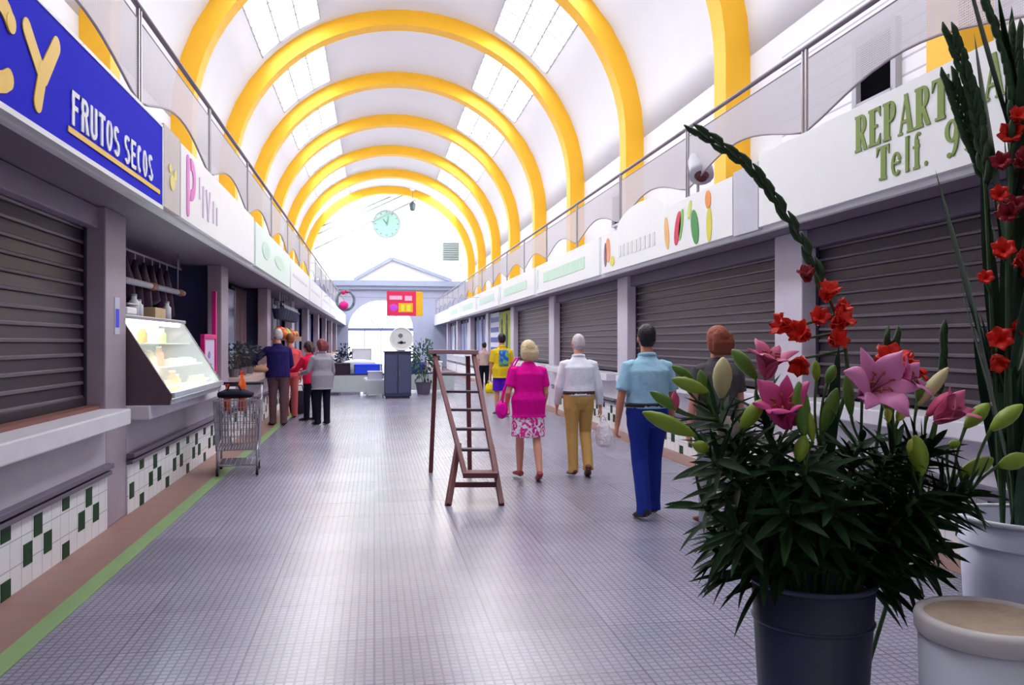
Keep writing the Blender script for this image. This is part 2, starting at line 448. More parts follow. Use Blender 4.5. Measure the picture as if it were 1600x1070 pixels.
struct(MB().bar((pa.x - .1, YE - .16, ZCOR + .26), (pb.x, YE - .16, pb.z + .05), .24, .2).bar((pb.x, YE - .16, pb.z + .05), (pc.x + .1, YE - .16, ZCOR + .26), .24, .2).build('trim_4', M_cornice), 'sloping grey mouldings of the pediment')
wg = struct(thing('window_%d' % (wn + 1), 'g', 'window', (0, 0, 0)), 'bright glazed gable at the end of the vault'); del wg['category']
P = [V((XC + RX * math.cos(math.radians(a)), 0, max(ZCOR, ZC + RZ * math.sin(math.radians(a))))) for a in range(0, 181, 6)]
P = [V((XR, 0, ZCOR))] + P + [V((XL, 0, ZCOR))]
MB().prism(P, (0, YE + .05, 0), (0, YE + .12, 0)).build('pane', M_tymp, wg)
gb = MB()
for k in range(-4, 5):
    x = XC + k * 1.15; h = ZC + RZ * math.sqrt(max(0, 1 - ((x - XC) / RX) ** 2)); gb.box(x - .02, x + .02, YE + .01, YE + .06, ZCOR, h - .02)
for z in (6.6, 8.0, 9.4):
    w = RX * math.sqrt(max(0, 1 - (max(0, z - ZC) / RZ) ** 2)); gb.box(XC - w, XC + w, YE + .01, YE + .06, z - .02, z + .02)
gb.build('glazing_bar', mat('pale_glazing_bar', (206, 218, 216), .5), wg)
tb = MB()
for (x0, y0), (x1, y1) in (((478, 378), (640, 300)), ((492, 392), (650, 312)), ((470, 372), (610, 308))):
    a, b = at(x0, y0, 53.7), at(x1, y1, 53.7); tb.bar((a.x, YE - .1, a.z), (b.x, YE - .1, b.z), .08, .1)
tb.build('roof_tie', mat('pale_roof_tie', (166, 178, 182), .5), wg)
# round clock and small fittings on the gable
c = at(604, 350, 53.6)
ck = thing('wall_clock', 'pale green round clock high on the bright end gable', 'clock', (c.x, YE - .08, c.z))
def xz_disc(mb, cx, cz, r, y0, y1, n=28):
    mb.prism([V((cx + r * math.cos(2 * PI * k / n), 0, cz + r * math.sin(2 * PI * k / n))) for k in range(n)], (0, y0, 0), (0, y1, 0)); return mb
xz_disc(MB(), 0, 0, .86, 0, .1).build('clock_face', mat('pale_green_dial', (160, 212, 190), .5), ck)
MB().tube([(.86 * math.cos(2 * PI * k / 28), .02, .86 * math.sin(2 * PI * k / 28)) for k in range(28)], .06, 6, closed=True).build('rim', M_frame, ck)
hd = MB()
for k in range(12):
    q = PI * k / 6; hd.bar((.66 * math.sin(q), -.015, .66 * math.cos(q)), (.78 * math.sin(q), -.015, .78 * math.cos(q)), .05, .03, (0, 1, 0))
hd.build('hour_mark', mat('clock_grey', (112, 140, 150), .5), ck)
MB().bar((0, -.03, -.1), (.1, -.03, .5), .06, .03, (0, 1, 0)).bar((0, -.02, 0), (-.22, -.02, .3), .07, .03, (0, 1, 0)).build('hand', MATS['clock_grey'], ck)
c = at(645, 322, 53)
t = thing('pendant_lantern', 'small dark lantern hanging right of the clock before the gable', 'lantern', (c.x, YE - .6, c.z))
MB().lathe([(.02, .34), (.2, .2), (.22, .16), (.16, -.2), (.1, -.26), (.02, -.28)], 8).build('lantern_body', mat('lantern_metal', (70, 84, 92), .4, metal=.5), t)
MB().tube([(0, 0, .3), (0, 0, 1.15)], .025, 6).build('chain', M_steel, t)
MB().ball((0, 0, 1.2), .2).build('ceiling_rose', M_white, t)
c = at(705, 392, 54)
t = thing('wall_vent', 'grey square louvred vent near the right edge of the gable', 'vent', (c.x, YE - .04, c.z))
MB().box(-.55, .55, 0, .04, -.62, .62).build('frame', mat('vent_grey', (176, 190, 192), .5), t, bevel=.01)
v = MB()
for k in range(8): v.bar((-.48, -.02, -.52 + k * .145), (.48, -.02, -.52 + k * .145), .07, .012, (0, .6, 1))
v.build('louvre', mat('louvre_grey', (140, 158, 160), .5), t)

# windows in the gallery wall (right): a white surround around a black opening
for k, (y0, y1) in enumerate(((9.44, 10.19), (21.0, 21.8))):
    t = struct(thing('window_%d' % (wn + 2 + k), 'w', 'window', (XR - (.03 if k == 0 else 0), (y0 + y1) / 2, 4.72)), 'black window opening in the right gallery wall'); del t['category']
    h = (y1 - y0) / 2
    MB().box(-.02, .02, -h, h, 0, .76).build('pane', M_black, t)
    MB().box(-.09, 0, -h - .1, -h, -.04, .86).box(-.09, 0, h, h + .1, -.04, .86).box(-.09, 0, -h, h, .76, .86).box(-.09, 0, -h - .02, h + .02, -.06, 0).build('window_frame', M_frame, t)

# ---------------------------------------------------------------- railings
def rail_panel_mat():
    m = bpy.data.materials.new('perforated_metal'); m.use_nodes = True
    nt = m.node_tree; N = nt.nodes; L = nt.links; b = N['Principled BSDF']
    b.inputs['Base Color'].default_value = lin((206, 203, 212)); b.inputs['Roughness'].default_value = .45; b.inputs['Metallic'].default_value = .2
    tc = N.new('ShaderNodeTexCoord'); sp = N.new('ShaderNodeSeparateXYZ'); cb = N.new('ShaderNodeCombineXYZ')
    L.new(tc.outputs['Object'], sp.inputs[0]); L.new(sp.outputs[1], cb.inputs[0]); L.new(sp.outputs[2], cb.inputs[1])
    v = N.new('ShaderNodeTexVoronoi'); v.voronoi_dimensions = '2D'; v.inputs['Scale'].default_value = 55; v.inputs['Randomness'].default_value = 0
    L.new(cb.outputs[0], v.inputs['Vector'])
    g = N.new('ShaderNodeMath'); g.operation = 'GREATER_THAN'; g.inputs[1].default_value = .33      # round holes
    L.new(v.outputs['Distance'], g.inputs[0]); L.new(g.outputs[0], b.inputs['Alpha'])
    return m
M_perf = rail_panel_mat()
M_bar = mat('railing_bar', (150, 140, 150), .4, metal=.4, var=.05)
for side, nm in ((LEFT, 'left'), (RIGHT, 'right')):
    x = SX(side, .33); ys = [-1.6 + 2.9 * k for k in range(0, 20)]
    ys = [y + (7.1 - 7.1) for y in ys if y < YE]
    t = thing('gallery_railing', 'metal gallery railing with perforated panels above the %s stalls' % nm, 'railing', (x, ys[0], ZG))
    MB().tube([(0, 0, .95), (0, ys[-1] - ys[0], .95)], .024, 8).build('handrail', M_bar, t, smooth=True)
    for y in ys:
        yy = y - ys[0]
        MB().box(-.012, .012, yy - .045, yy - .020, 0, .94).box(-.012, .012, yy + .020, yy + .045, 0, .94).build('post', M_steel, t)
    for y in ys[:-1]:
        yy = y - ys[0]; n = 14
        bot = [.19 + .24 * max(0, math.sin(PI * k / n)) ** 1.2 for k in range(n + 1)]
        ps = [yy + .06 + (2.9 - .12) * k / n for k in range(n + 1)]
        MB().sheet([[V((0, p, b)) for p, b in zip(ps, bot)], [V((0, p, .84)) for p in ps]]).build('perforated_panel', M_perf, t, solid=.004)
        MB().tube([(0, p, b) for p, b in zip(ps, bot)], .011, 5).tube([(0, p, .84) for p in ps], .008, 5).build('curved_bar', M_bar, t, smooth=True)
# ================================================================ stalls
M_slat = mat('shutter_slat', (54, 43, 54), .4, metal=.1, var=.08, vscale=9)
M_slat2 = mat('shutter_slat_pale', (82, 70, 78), .45, metal=.1, var=.08, vscale=9)
M_guide = mat('shutter_guide', (48, 38, 52), .45, metal=.4, var=.08)
M_box = mat('shutter_box', (150, 140, 158), .45, var=.06)
M_stone = mat('pale_counter_stone', (226, 223, 232), .4, var=.08, vscale=8)
M_ctr = mat('counter_grey', (204, 199, 212), .5, var=.08, vscale=6)
M_tile = grid_mat('white_wall_tile', (236, 236, 240), (188, 184, 196), .165, .165, .004, (1, 2), rough=.25, spec=.5, bump=.2, var=.02)
M_gtile = mat('dark_green_tile', (8, 60, 26), .5, var=.2, spec=.2)
M_rail = mat('counter_bumper', (112, 104, 122), .5, metal=.2, var=.1)
M_sill = mat('brown_sill', (130, 82, 74), .5, var=.15)
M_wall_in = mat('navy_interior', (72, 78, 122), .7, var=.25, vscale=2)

def shutter(side, y0, y1, label, m=M_slat, group='roller shutters', zb=1.03, zt=2.5, pitch=.115):
    M_bx = M_box if side < 0 else mat('dark_shutter_box', (104, 94, 112), .5, var=.06)
    x = SX(side, -.18); s = 1 if side < 0 else -1           # s points to the aisle
    t = thing('roller_shutter', label, 'shutter', (x, (y0 + y1) / 2, zb), 0, group)
    h = (y1 - y0) / 2; prof = []; z = .06
    while z < zt - zb:
        for dz, do in ((0, 0), (.006, .020), (.020, .022), (.028, .008), (.110, .001)): prof.append((do * s, z + dz))
        z += pitch
    prof = [p for p in prof if p[1] < zt - zb + .02]
    sh_ = MB().sheet([[V((a, -h + .05, b)) for a, b in prof], [V((a, h - .05, b)) for a, b in prof]])
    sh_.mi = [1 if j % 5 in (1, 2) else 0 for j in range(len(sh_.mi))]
    sh_.build('slat_curtain', [m, mat('slat_lip_highlight', (118, 106, 116), .35, metal=.35, var=.15, vscale=3)], t, solid=.008)  # paler lips: the light caught along slat edges is painted into the colour
    for e in (-1, 1): MB().box(-.03, .035, e * h - .05, e * h + .05, 0, zt - zb).build('guide_rail', M_guide, t, bevel=.004)
    MB().box(-.02, .035, -h + .05, h - .05, 0, .07).build('bottom_bar', M_guide, t, bevel=.006)
    a, b = sorted((-.1 * s, .12 * s)); MB().box(a, b, -h - .02, h + .02, zt - zb, ZS - zb - .004).build('shutter_box', M_bx, t, bevel=.01)
    return t

def counter(side, y0, y1, label, tiles=True, ztop=1.0, top_d=.2, group='tiled stall counters', m=None, detail=True, tm=None, sill=True):
    x = SX(side, 0); s = 1 if side < 0 else -1
    t = thing('stall_counter', label, 'counter', (x, (y0 + y1) / 2, 0), 0, group)
    h = (y1 - y0) / 2
    def bx(mb, d0, d1, ya, yb, z0, z1):
        a, b = sorted((d0 * s, d1 * s)); return mb.box(a, b, ya, yb, z0, z1)
    bx(MB(), -.5, 0, -h, h, 0, ztop - .13).build('counter_body', m or M_ctr, t)
    bx(MB(), -.5, top_d, -h, h, ztop - .13, ztop).build('worktop', tm or M_stone, t, bevel=.012)
    if sill: bx(MB(), -.25, -.04, -h, h, ztop, ztop + .03).build('sill', M_sill, t)
    bx(bx(MB(), 0, .07, -h, h, .51, .55), 0, .055, -h, h, .455, .49).build('bumper_rail', M_rail, t, bevel=.006)
    if tiles:
        tp = bx(MB(), 0, .012, -h, h, 0, .445); tp.cur = 1
        if detail:
            yy = (5.92 if side < 0 else 5.6); p = .165
            k0 = math.floor((y0 - yy) / .99)
            for k in range(k0, k0 + int(2 * h / .99) + 3):
                for dy, z in ((0, .35), (-.165, .2), (.165, .2), (.5, .045), (.5, .42)):
                    yc = yy + k * .99 + dy - (y0 + y1) / 2
                    if -h + .07 < yc < h - .07: bx(tp, .012, .016, yc - .068, yc + .068, z - .07, min(z + .07, .445))
        tp.build('tile_panel', [M_tile, M_gtile], t)
    return t

def bays(P): return [(a + .29, b - .29) for a, b in zip(P[:-1], P[1:])]
LB, RB = bays(LP), bays(RP)
# ---- left
lab = {0: 'long counter with green diamond tiles under the nearest left shutter', 1: 'tiled counter below the bright glass display case', 2: 'counter of the third stall on the left, behind the wire trolley',
       3: 'counter where the man in the navy jumper stands', 4: 'fifth counter along the left side, past the grey coat'}
for i, (a, b) in enumerate(LB):
    counter(LEFT, a, b, lab.get(i, 'distant counter of a stall on the left side'), detail=i < 4, sill=i == 0, group='counters along the left side', ztop=1.0 if i != 1 else .98,
            tm=None if i in (0, 1) else mat('tan_counter_top', (196, 170, 160), .5), m=mat('case_base_grey', (186, 181, 196), .5, var=.1) if i == 1 else None)
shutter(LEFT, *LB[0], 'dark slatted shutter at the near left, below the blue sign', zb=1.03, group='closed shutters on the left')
# ---- right
rl = ['dark shutter under the white sign with green lettering', 'dark brown shutter behind the man in the light blue shirt', 'brown shutter right of the white haired man', 'brown shutter behind the blonde woman in magenta']
rc = ['white tiled counter at the near right, behind the lilies', 'white tiled counter with green tiles beside the man in jeans', 'white tiled counter right of the man in khaki trousers', 'white tiled counter right of the blonde woman']
RS = {0: 0, 1: 1, 2: 2, 3: 3}
for i, (a, b) in enumerate(RB):
    counter(RIGHT, a, b, rc[i - 0] if i < 4 else 'distant counter of a stall on the right side', detail=i < 5, group='counters along the right side', m=M_stone, sill=False)
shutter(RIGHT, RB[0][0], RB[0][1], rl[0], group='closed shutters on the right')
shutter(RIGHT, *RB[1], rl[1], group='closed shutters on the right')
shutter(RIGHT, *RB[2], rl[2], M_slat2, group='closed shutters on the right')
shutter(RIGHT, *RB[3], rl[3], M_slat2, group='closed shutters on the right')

# ---- left stall two: display case, shelves, scales, jars, tube lamp
y0, y1 = LB[1]
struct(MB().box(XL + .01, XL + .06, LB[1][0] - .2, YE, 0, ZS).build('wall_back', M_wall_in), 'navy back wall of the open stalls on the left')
CY0, CY1 = 8.0, 10.5
dc = thing('display_case', 'slanted glass display case glowing white on the second left counter', 'display case', (-2.2, (CY0 + CY1) / 2, .98))
ch = (CY1 - CY0) / 2
prof = [(-.36, 0), (.36, 0), (.38, .09), (-.06, .80), (-.36, .80)]
M_case = mat('case_brown', (96, 74, 84), .4, var=.1); M_lit = mat('case_white', (240, 246, 240), .5, var=.03)
for e in (-1, 1):
    MB().prism([V((a, 0, b)) for a, b in prof], (0, e * ch - .02, 0), (0, e * ch + .02, 0)).build('side_panel', M_case, dc)
MB().box(-.36, .37, -ch, ch, 0, .05).build('case_base', mat('case_trim', (205, 212, 222), .35, metal=.3), dc, bevel=.008)
MB().box(-.38, -.04, -ch - .03, ch + .03, .79, .83).build('case_top', M_steel, dc, bevel=.008)
MB().box(-.36, -.34, -ch, ch, .05, .79).build('back_panel', M_lit, dc)
for z, d0, d1 in ((.08, -.34, .30), (.32, -.34, .16), (.55, -.34, .02)): MB().box(d0, d1, -ch + .02, ch - .02, z, z + .014).build('shelf', M_lit, dc)
g = MB().prism([V((.378, 0, .085)), V((-.056, 0, .79)), V((-.062, 0, .79)), V((.372, 0, .085))], (0, -ch + .02, 0), (0, ch - .02, 0))
g.build('glass_front', mat('case_glass', (232, 250, 240), .08, spec=.6, var=0, alpha=.22), dc)
MB().bar((.385, -ch, .085), (.385, ch, .085), .03, .05).build('front_trim', mat('case_trim', 0), dc)
MB().tube([(-.10, -ch + .08, .765), (-.10, ch - .08, .765)], .014, 8).build('lamp_tube', mat('case_lamp', (240, 255, 244), .4, var=0, emit=30), dc)
MB().tube([(.24, -ch + .08, .14), (.24, ch - .08, .14)], .008, 8).build('lamp_tube', mat('case_lamp', 0), dc)
# jars and packs inside the case
jc = [((226, 150, 40), 'orange'), ((236, 206, 96), 'yellow'), ((214, 120, 44), 'amber'), ((190, 210, 120), 'green')]
def jar(name, label, cat, loc, r, h, col, group, lidcol=(240, 240, 236)):
    t = thing(name, label, cat, loc, 0, group)
    MB().lathe([(.001, 0), (r, 0.002), (r, h * .72), (r * .55, h * .85), (r * .55, h)], 12, cap=True).build('jar_body', mat('jar_%d_%d_%d' % col, col, .3, var=.08), t, smooth=True)
    MB().lathe([(r * .6, h), (r * .6, h * 1.1), (.001, h * 1.1)], 12, cap=True).build('lid', mat('lid_%d' % lidcol[0], lidcol, .4), t)
    return t
for k, (yy, d, z, h, c) in enumerate(((-.95, .10, .334, .15, 1), (-.78, .08, .334, .13, 1), (-.5, .08, .334, .18, 0), (-.46, .20, .094, .18, 2), (-.72, .22, .094, .1, 3), (-.30, .20, .094, .14, 1), (.35, .22, .094, .1, 3), (.6, .22, .094, .1, 3), (.85, .22, .094, .1, 1), (.2, -.06, .564, .14, 3), (-.55, -.06, .564, .14, 0))):
    jar('jar', '%s jar inside the lit glass display case' % jc[c][1], 'jar', (-2.2 + d, (CY0 + CY1) / 2 + yy, .98 + z), .05, h, jc[c][0], 'jars in the display case')
for k in range(7):
    yy = -.2 + .19 * k; t = thing('paper_pack', 'white packet lying on a shelf of the display case', 'packet', (-2.14, 9.3 + yy, .98 + .334), .1 * k, 'white packets in the display case')
    MB().box(-.06, .06, -.07, .07, 0, .05 + .01 * (k % 3)).build('wrapper', mat('pack_white', (246, 246, 238), .6, var=.05), t, bevel=.012)
# on top of the case
zt = .98 + .832
t = thing('weighing_scale', 'white weighing scale on top of the display case', 'scale', (-2.36, 8.28, zt))
MB().box(-.12, .12, -.16, .16, 0, .07).build('scale_base', M_white, t, bevel=.015)
MB().box(-.13, .13, -.17, .17, .09, .105).build('pan', M_steel, t, bevel=.005)
MB().box(-.03, .03, -.14, .14, .105, .30).build('display_head', M_white, t, bevel=.02)
MB().box(.03, .036, -.11, .11, .17, .27).build('screen', M_black, t)
for k, (yy, r, h, c) in enumerate(((8.78, .05, .2, (240, 240, 244)), (8.95, .045, .16, (236, 238, 246)), (10.1, .05, .19, (242, 242, 246)))):
    jar('bottle', ['white bottle on the display case beside the scale', 'shorter white bottle on the middle of the display case', 'white bottle at the far end of the display case'][k], 'bottle', (-2.36, yy, zt), r, h, c, 'bottles on the display case', (180, 180, 200))
t = thing('cardboard_box', 'small tan cardboard box on top of the display case', 'box', (-2.38, 9.5, zt)); MB().box(-.1, .1, -.22, .22, 0, .11).build('carton', mat('tan_card', (200, 172, 130), .7), t, bevel=.006)
MB().box(-.1, .1, -.02, .02, .108, .113).build('tape', mat('tape', (180, 150, 110), .4), t)
# tube lamp across the stall
a, b = V((-2.42, 8.0, 2.16)), V((-2.5, 11.6, 2.20))
t = thing('tube_lamp', 'long white tube lamp with brass fittings in the second left stall', 'lamp', a)
MB().tube([(0, 0, 0), b - a], .035, 8).build('tube', mat('unlit_tube', (216, 218, 226), .3), t, smooth=True)
for q in (.12, .5, .9): MB().tube([(b - a) * q, (b - a) * (q + .06)], .045, 8).build('brass_fitting', mat('brass', (190, 130, 84), .35, metal=.6), t)
for q in (.1, .9): MB().tube([(b - a) * q, V((((b - a) * q).x, ((b - a) * q).y, ZS - a.z))], .008, 5).build('hanger', M_steel, t)
# hams hanging from a rail
t = thing('hanging_rail', 'steel rail with dark hams below the soffit of the second left stall', 'rail', (-2.62, 9.6, 2.55))
MB().tube([(0, -1.5, 0), (0, 2.4, 0)], .015, 6).build('bar', M_steel, t)
for e in (-1.4, 2.3): MB().tube([(0, e, 0), (0, e, ZS - 2.55)], .01, 5).build('hanger', M_steel, t)
for k in range(9):
    yy = 8.35 + .36 * k; L_ = .5 + .08 * (k % 3)
    t = thing('cured_ham', 'dark maroon ham hanging on the rail of the second left stall', 'ham', (-2.62, yy, 2.55), .3 * k, 'hams hanging in the second left stall')
    MB().tube([(0, 0, -.08), (0, .01, -.16), (.01, .02, -.3), (0, 0, -L_), (0, 0, -L_ - .05)], [.02, .04, .085, .10, .04], 10).build('ham_body', mat('ham', (84, 28, 52) if k % 2 else (60, 26, 60), .4, var=.2), t, smooth=True)
    MB().tube([(0, 0, .015), (0, 0, -.09)], .008, 5).build('string', mat('string', (220, 214, 200), .7), t)
# back shelves with goods
t = thing('wall_shelf', 'dark shelves along the back of the second left stall', 'shelf', (-4.3, 10.3, 0))
for z in (1.0, 1.45, 1.9): MB().box(-.08, .25, -2.1, 2.1, z, z + .03).build('board', mat('shelf_wood', (74, 66, 96), .6), t)
for e in (-2.1, 0, 2.1): MB().box(-.08, .25, e - .02, e + .02, 0, 2.3).build('upright', mat('shelf_wood', 0), t)
for k in range(20):
    col = [(150, 150, 200), (70, 60, 110), (200, 200, 220), (90, 40, 90), (60, 80, 120)][k % 5]
    jar('bottle', 'bottle on the back shelves of the second left stall', 'bottle', (-4.15, 8.35 + (k % 10) * .42, 1.03 if k < 10 else 1.48), .07, .26 + .03 * (k % 3), col, 'bottles on the back shelves', (180, 180, 200))
# magenta framed board by the second pillar
t = thing('sign_board', 'pale board with a magenta frame beside the second left pillar', 'sign', (-2.25, 12.2, .98))
MB().box(-.02, .01, -.62, .14, .08, .62).build('board', mat('lilac_board', (214, 202, 226), .6), t)
MB().box(-.025, .03, .14, .22, 0, 1.3).box(-.025, .03, -.66, .14, .62, .68).box(-.025, .03, -.66, -.6, 0, .62).build('frame', mat('magenta_frame', (224, 20, 130), .45), t, bevel=.006)
Ink((.01, -.5, .2), (0, 1, 0), (1, 0, 0), .001).disc(.25, .2, .07, .05).rect(.08, .42, .05, .08).build('print', mat('lilac_print', (150, 120, 190), .6), t)
# notice on the first pillar
t = thing('blue_notice', 'small blue notice on the first left pillar', 'notice', (-2.2, 7.66, 1.72))
MB().box(0, .006, -.07, .07, -.1, .22).build('sheet', mat('notice_white', (200, 200, 220), .6), t)
MB().box(.006, .008, -.05, .05, -.04, .12).build('print', mat('notice_blue', (54, 60, 226), .5), t)

# ---- left stall three: pale glass screen, plants and goods
y0, y1 = LB[2]
t = thing('glass_screen', 'blue grey glass screen across the third left stall', 'screen', (-2.55, y0, 1.0))
MB().box(-.012, .012, .05, 2.7, 0, 1.5).build('pane', mat('blue_grey_glass', (150, 172, 196), .12, var=.1, alpha=.8), t)
for e in (.03, 1.35, 2.72): MB().box(-.025, .025, e - .025, e + .025, 0, 1.55).build('frame_bar', M_steel, t)
t = thing('maroon_curtain', 'dull maroon curtain at the far side of the third left stall', 'curtain', (-2.6, y1 - 2.0, 1.0))
MB().sheet([[V((.03 * math.sin(k * 1.3), k * .1, z)) for k in range(20)] for z in (0, 1.6)]).build('cloth', mat('maroon_cloth', (108, 84, 96), .8, var=.15), t, smooth=True, solid=.01)
def leaf_ball(name, label, cat, loc, r, h, n, col, pot, potcol, seed, group=None):
    rnd = random.Random(seed); t = thing(name, label, cat, loc, 0, group)
    MB().lathe([(.001, 0), (pot * .75, 0), (pot, pot * 1.5), (pot * 1.08, pot * 1.5), (pot * 1.0, pot * 1.35), (.001, pot * 1.35)], 14).build('pot', mat('pot_%d' % potcol[0], potcol, .6), t)
    lf = MB()
    for k in range(n):
        d = V((rnd.gauss(0, 1), rnd.gauss(0, 1), rnd.gauss(.2, .8))).normalized(); c = V((0, 0, pot * 1.4 + h * .5)) + V((d.x * r, d.y * r, d.z * h * .5)) * rnd.uniform(.35, 1)
        s_ = d.cross(V((rnd.random(), rnd.random(), rnd.random()))).normalized(); L_ = rnd.uniform(.07, .13) * (r / .3) ** .6; w = L_ * .3
        lf.add([c, c + d * L_ * .5 + s_ * w, c + d * L_ + V((0, 0, -.02)), c + d * L_ * .5 - s_ * w], [(0, 1, 2, 3)])
    lf.build('foliage', mat('foliage_%d_%d' % (col[0], col[1]), col, .6, var=.3), t, fix=False)
    st = MB()
    for k in range(5): st.tube([(0, 0, pot), (r * .5 * math.cos(k * 1.26), r * .5 * math.sin(k * 1.26), pot * 1.4 + h * .6)], .01, 5)
    st.build('stem', mat('stem_brown', (90, 80, 60), .7), t); return t
for k in range(3):
    leaf_ball('potted_plant', ['dark leafy plant on the third left counter, nearest the pillar', 'dark leafy plant in the middle of the third left counter', 'dark leafy plant at the far end of the third left counter'][k], 'plant', (-2.2, y0 + .5 + .8 * k, 1.0), .22, .42, 130, (70, 76, 84), .09, (120, 110, 120), 20 + k, 'plants on the third left counter')
for k in range(6):
    t = thing('bread_loaf', 'tan loaf on the counter of the third left stall', 'loaf', (-2.08 - .1 * (k % 2), y0 + 2.7 + .3 * k, 1.0), .4 * k, 'loaves on the third left counter')
    MB().tube([(-.14, 0, .05), (-.1, 0, .055), (0, 0, .065), (.1, 0, .055), (.14, 0, .05)], [.02, .05, .06, .05, .02], 10).build('crust', mat('crust', (196, 150, 120), .6, var=.15), t, smooth=True)

# ---- left stalls beyond: striped fronts, fruit, hanging dark goods
bl = [(44, 60, 150), (196, 204, 226), (30, 34, 80), (120, 140, 190)]
for i in range(3, len(LB)):
    y0, y1 = LB[i]; n = 4 if i < 6 else 3; w = (y1 - y0) / n
    t = thing('panelled_screen', ['fourth left stall front of blue and dark panels, behind the fruit', 'fifth left stall front of blue and dark panels', 'distant blue panelled stall front on the left'][min(i - 3, 2)], 'stall front', (-2.5, y0, 1.0), 0, 'panelled stall fronts on the left')
    for k in range(n):
        MB().box(-.03, .03, k * w + .06, (k + 1) * w - .06, 0, 1.5).build('panel', mat('stall_blue_%d' % ((k + i) % 4), bl[(k + i) % 4], .5, var=.1), t, bevel=.01)
        MB().box(-.02, .08, k * w - .05, k * w + .05, 0, 1.62).build('upright', mat('stall_post', (214, 216, 232), .5), t)
y0, y1 = LB[3]
fr = [((230, 120, 40), 'orange'), ((226, 70, 40), 'red'), ((196, 206, 50), 'yellow green'), ((70, 120, 50), 'green')]
for k in range(18):
    c, n_ = fr[(k // 2) % 4]
    t = thing('fruit', '%s fruit on the sloping rack of the fourth left stall' % n_, 'fruit', (-2.1 + .09 * (k % 2), y0 + .4 + .17 * k, 1.72 - .06 * (k % 2)), 0, 'fruit on the fourth left rack')
    MB().ball((0, 0, .08), .085 + .015 * (k % 3), 10, 7).build('flesh', mat('fruit_' + n_.replace(' ', '_'), c, .4), t, smooth=True)
    MB().tube([(0, 0, .16), (0, .01, .19)], .008, 5).build('stalk', mat('stalk', (80, 90, 40), .6), t)
t = thing('fruit_rack', 'wooden rack holding fruit above the fourth left counter', 'rack', (-2.1, y0, 1.0))
MB().box(-.16, .22, .2, 3.6, .60, .64).build('tray', mat('rack_wood', (150, 110, 90), .6), t)
MB().box(.2, .24, .2, 3.6, .58, .70).build('lip', mat('rack_wood', 0), t)
for e in (.25, 3.5): MB().box(-.1, -.05, e, e + .06, 0, .6).build('leg', mat('rack_wood', 0), t)
for k in range(7):
    t = thing('hanging_basket', 'dark basket hanging under the soffit of the fourth left stall', 'basket', (-2.05, y0 + .3 + .5 * k, 2.05), 0, 'baskets hanging at the fourth left stall')
    MB().lathe([(.001, 0), (.12, .02), (.17, .22), (.18, .24), (.155, .22), (.11, .04), (.001, .03)], 12).build('bowl', mat('basket_dark', (58, 60, 84), .7, var=.2), t)
    MB().tube([(0, 0, .24), (0, 0, ZS - 2.05)], .008, 5).tube([(-.17, 0, .22), (0, 0, .42), (.17, 0, .22)], .006, 5).build('cord', M_steel, t)

# ---- right stalls beyond the fourth shutter
y0, y1 = RB[4]
t = thing('poster_board', 'yellow green poster with dark figures on the fifth right stall', 'poster', (4.33, y0 + .2, 1.0))
MB().box(-.02, .02, 0, 2.6, 0, 1.6).build('board', mat('poster_green', (166, 182, 44), .6, var=.2, vscale=3), t)
Ink((-.02, 2.6, 0), (0, -1, 0), (-1, 0, 0), .002).disc(.55, .8, .2, .34).disc(.55, 1.22, .13, .14).disc(1.6, .75, .24, .5).disc(1.6, 1.36, .13, .14).build('print', mat('poster_dark', (44, 52, 40), .6), t)
t = thing('striped_screen', 'white and blue panels beside the yellow green poster', 'panel', (4.33, y0 + 2.9, 1.0))
MB().box(-.02, .02, 0, y1 - y0 - 3.0, 0, 1.62).build('panel', mat('stall_post', 0), t)
for k in range(4): MB().box(-.03, -.02, .15, y1 - y0 - 3.2, .2 + .36 * k, .38 + .36 * k).build('stripe', mat('stall_blue_0', 0), t)
for i in range(5, len(RB)):
    y0, y1 = RB[i]; n = 4; w = (y1 - y0) / n
    t = thing('panelled_screen', 'distant blue panelled stall front on the right', 'stall front', (4.45, y0, 1.0), 0, 'panelled stall fronts on the right')
    for k in range(n):
        MB().box(-.03, .03, k * w + .06, (k + 1) * w - .06, 0, 1.5).build('panel', mat('stall_blue_%d' % ((k * 3 + i) % 4), bl[(k * 3 + i) % 4], .5, var=.1), t)
        MB().box(-.08, .02, k * w - .05, k * w + .05, 0, 1.62).build('upright', mat('stall_post', 0), t)

# ================================================================ signs
def sign(side, y0, y1, z0, z1, label, m, dome=None):
    x = SX(side, .40); s = 1 if side < 0 else -1
    t = thing('shop_sign', label, 'sign', (x, y0 if side < 0 else y1, z0), 0, 'shop signs on the fascias')
    L_, H = y1 - y0, z1 - z0; e = 1 if side < 0 else -1
    pts = [V((0, 0, 0)), V((0, e * L_, 0)), V((0, e * L_, H))]
    if dome:
        for k in range(13):
            q = PI * k / 12; pts.append(V((0, e * (dome[0] + dome[1] * math.cos(q)), H + dome[2] * math.sin(q))))
    pts.append(V((0, 0, H)))
    MB().prism(pts, (0.001 * s, 0, 0), (.05 * s, 0, 0)).build('board', m, t)
    return t, Ink((.05 * s, 0, 0), (0, e, 0), (s, 0, 0), .001, .006)
def ink(I): return Ink(I.o, I.u, I.n, I.l, I.d)
M_blue = mat('sign_blue', (8, 14, 214), .7, spec=.12, var=.05)
M_syel = mat('sign_yellow', (244, 196, 40), .4, var=.04)
M_sign = mat('sign_white', (242, 243, 244), .4, var=.02)
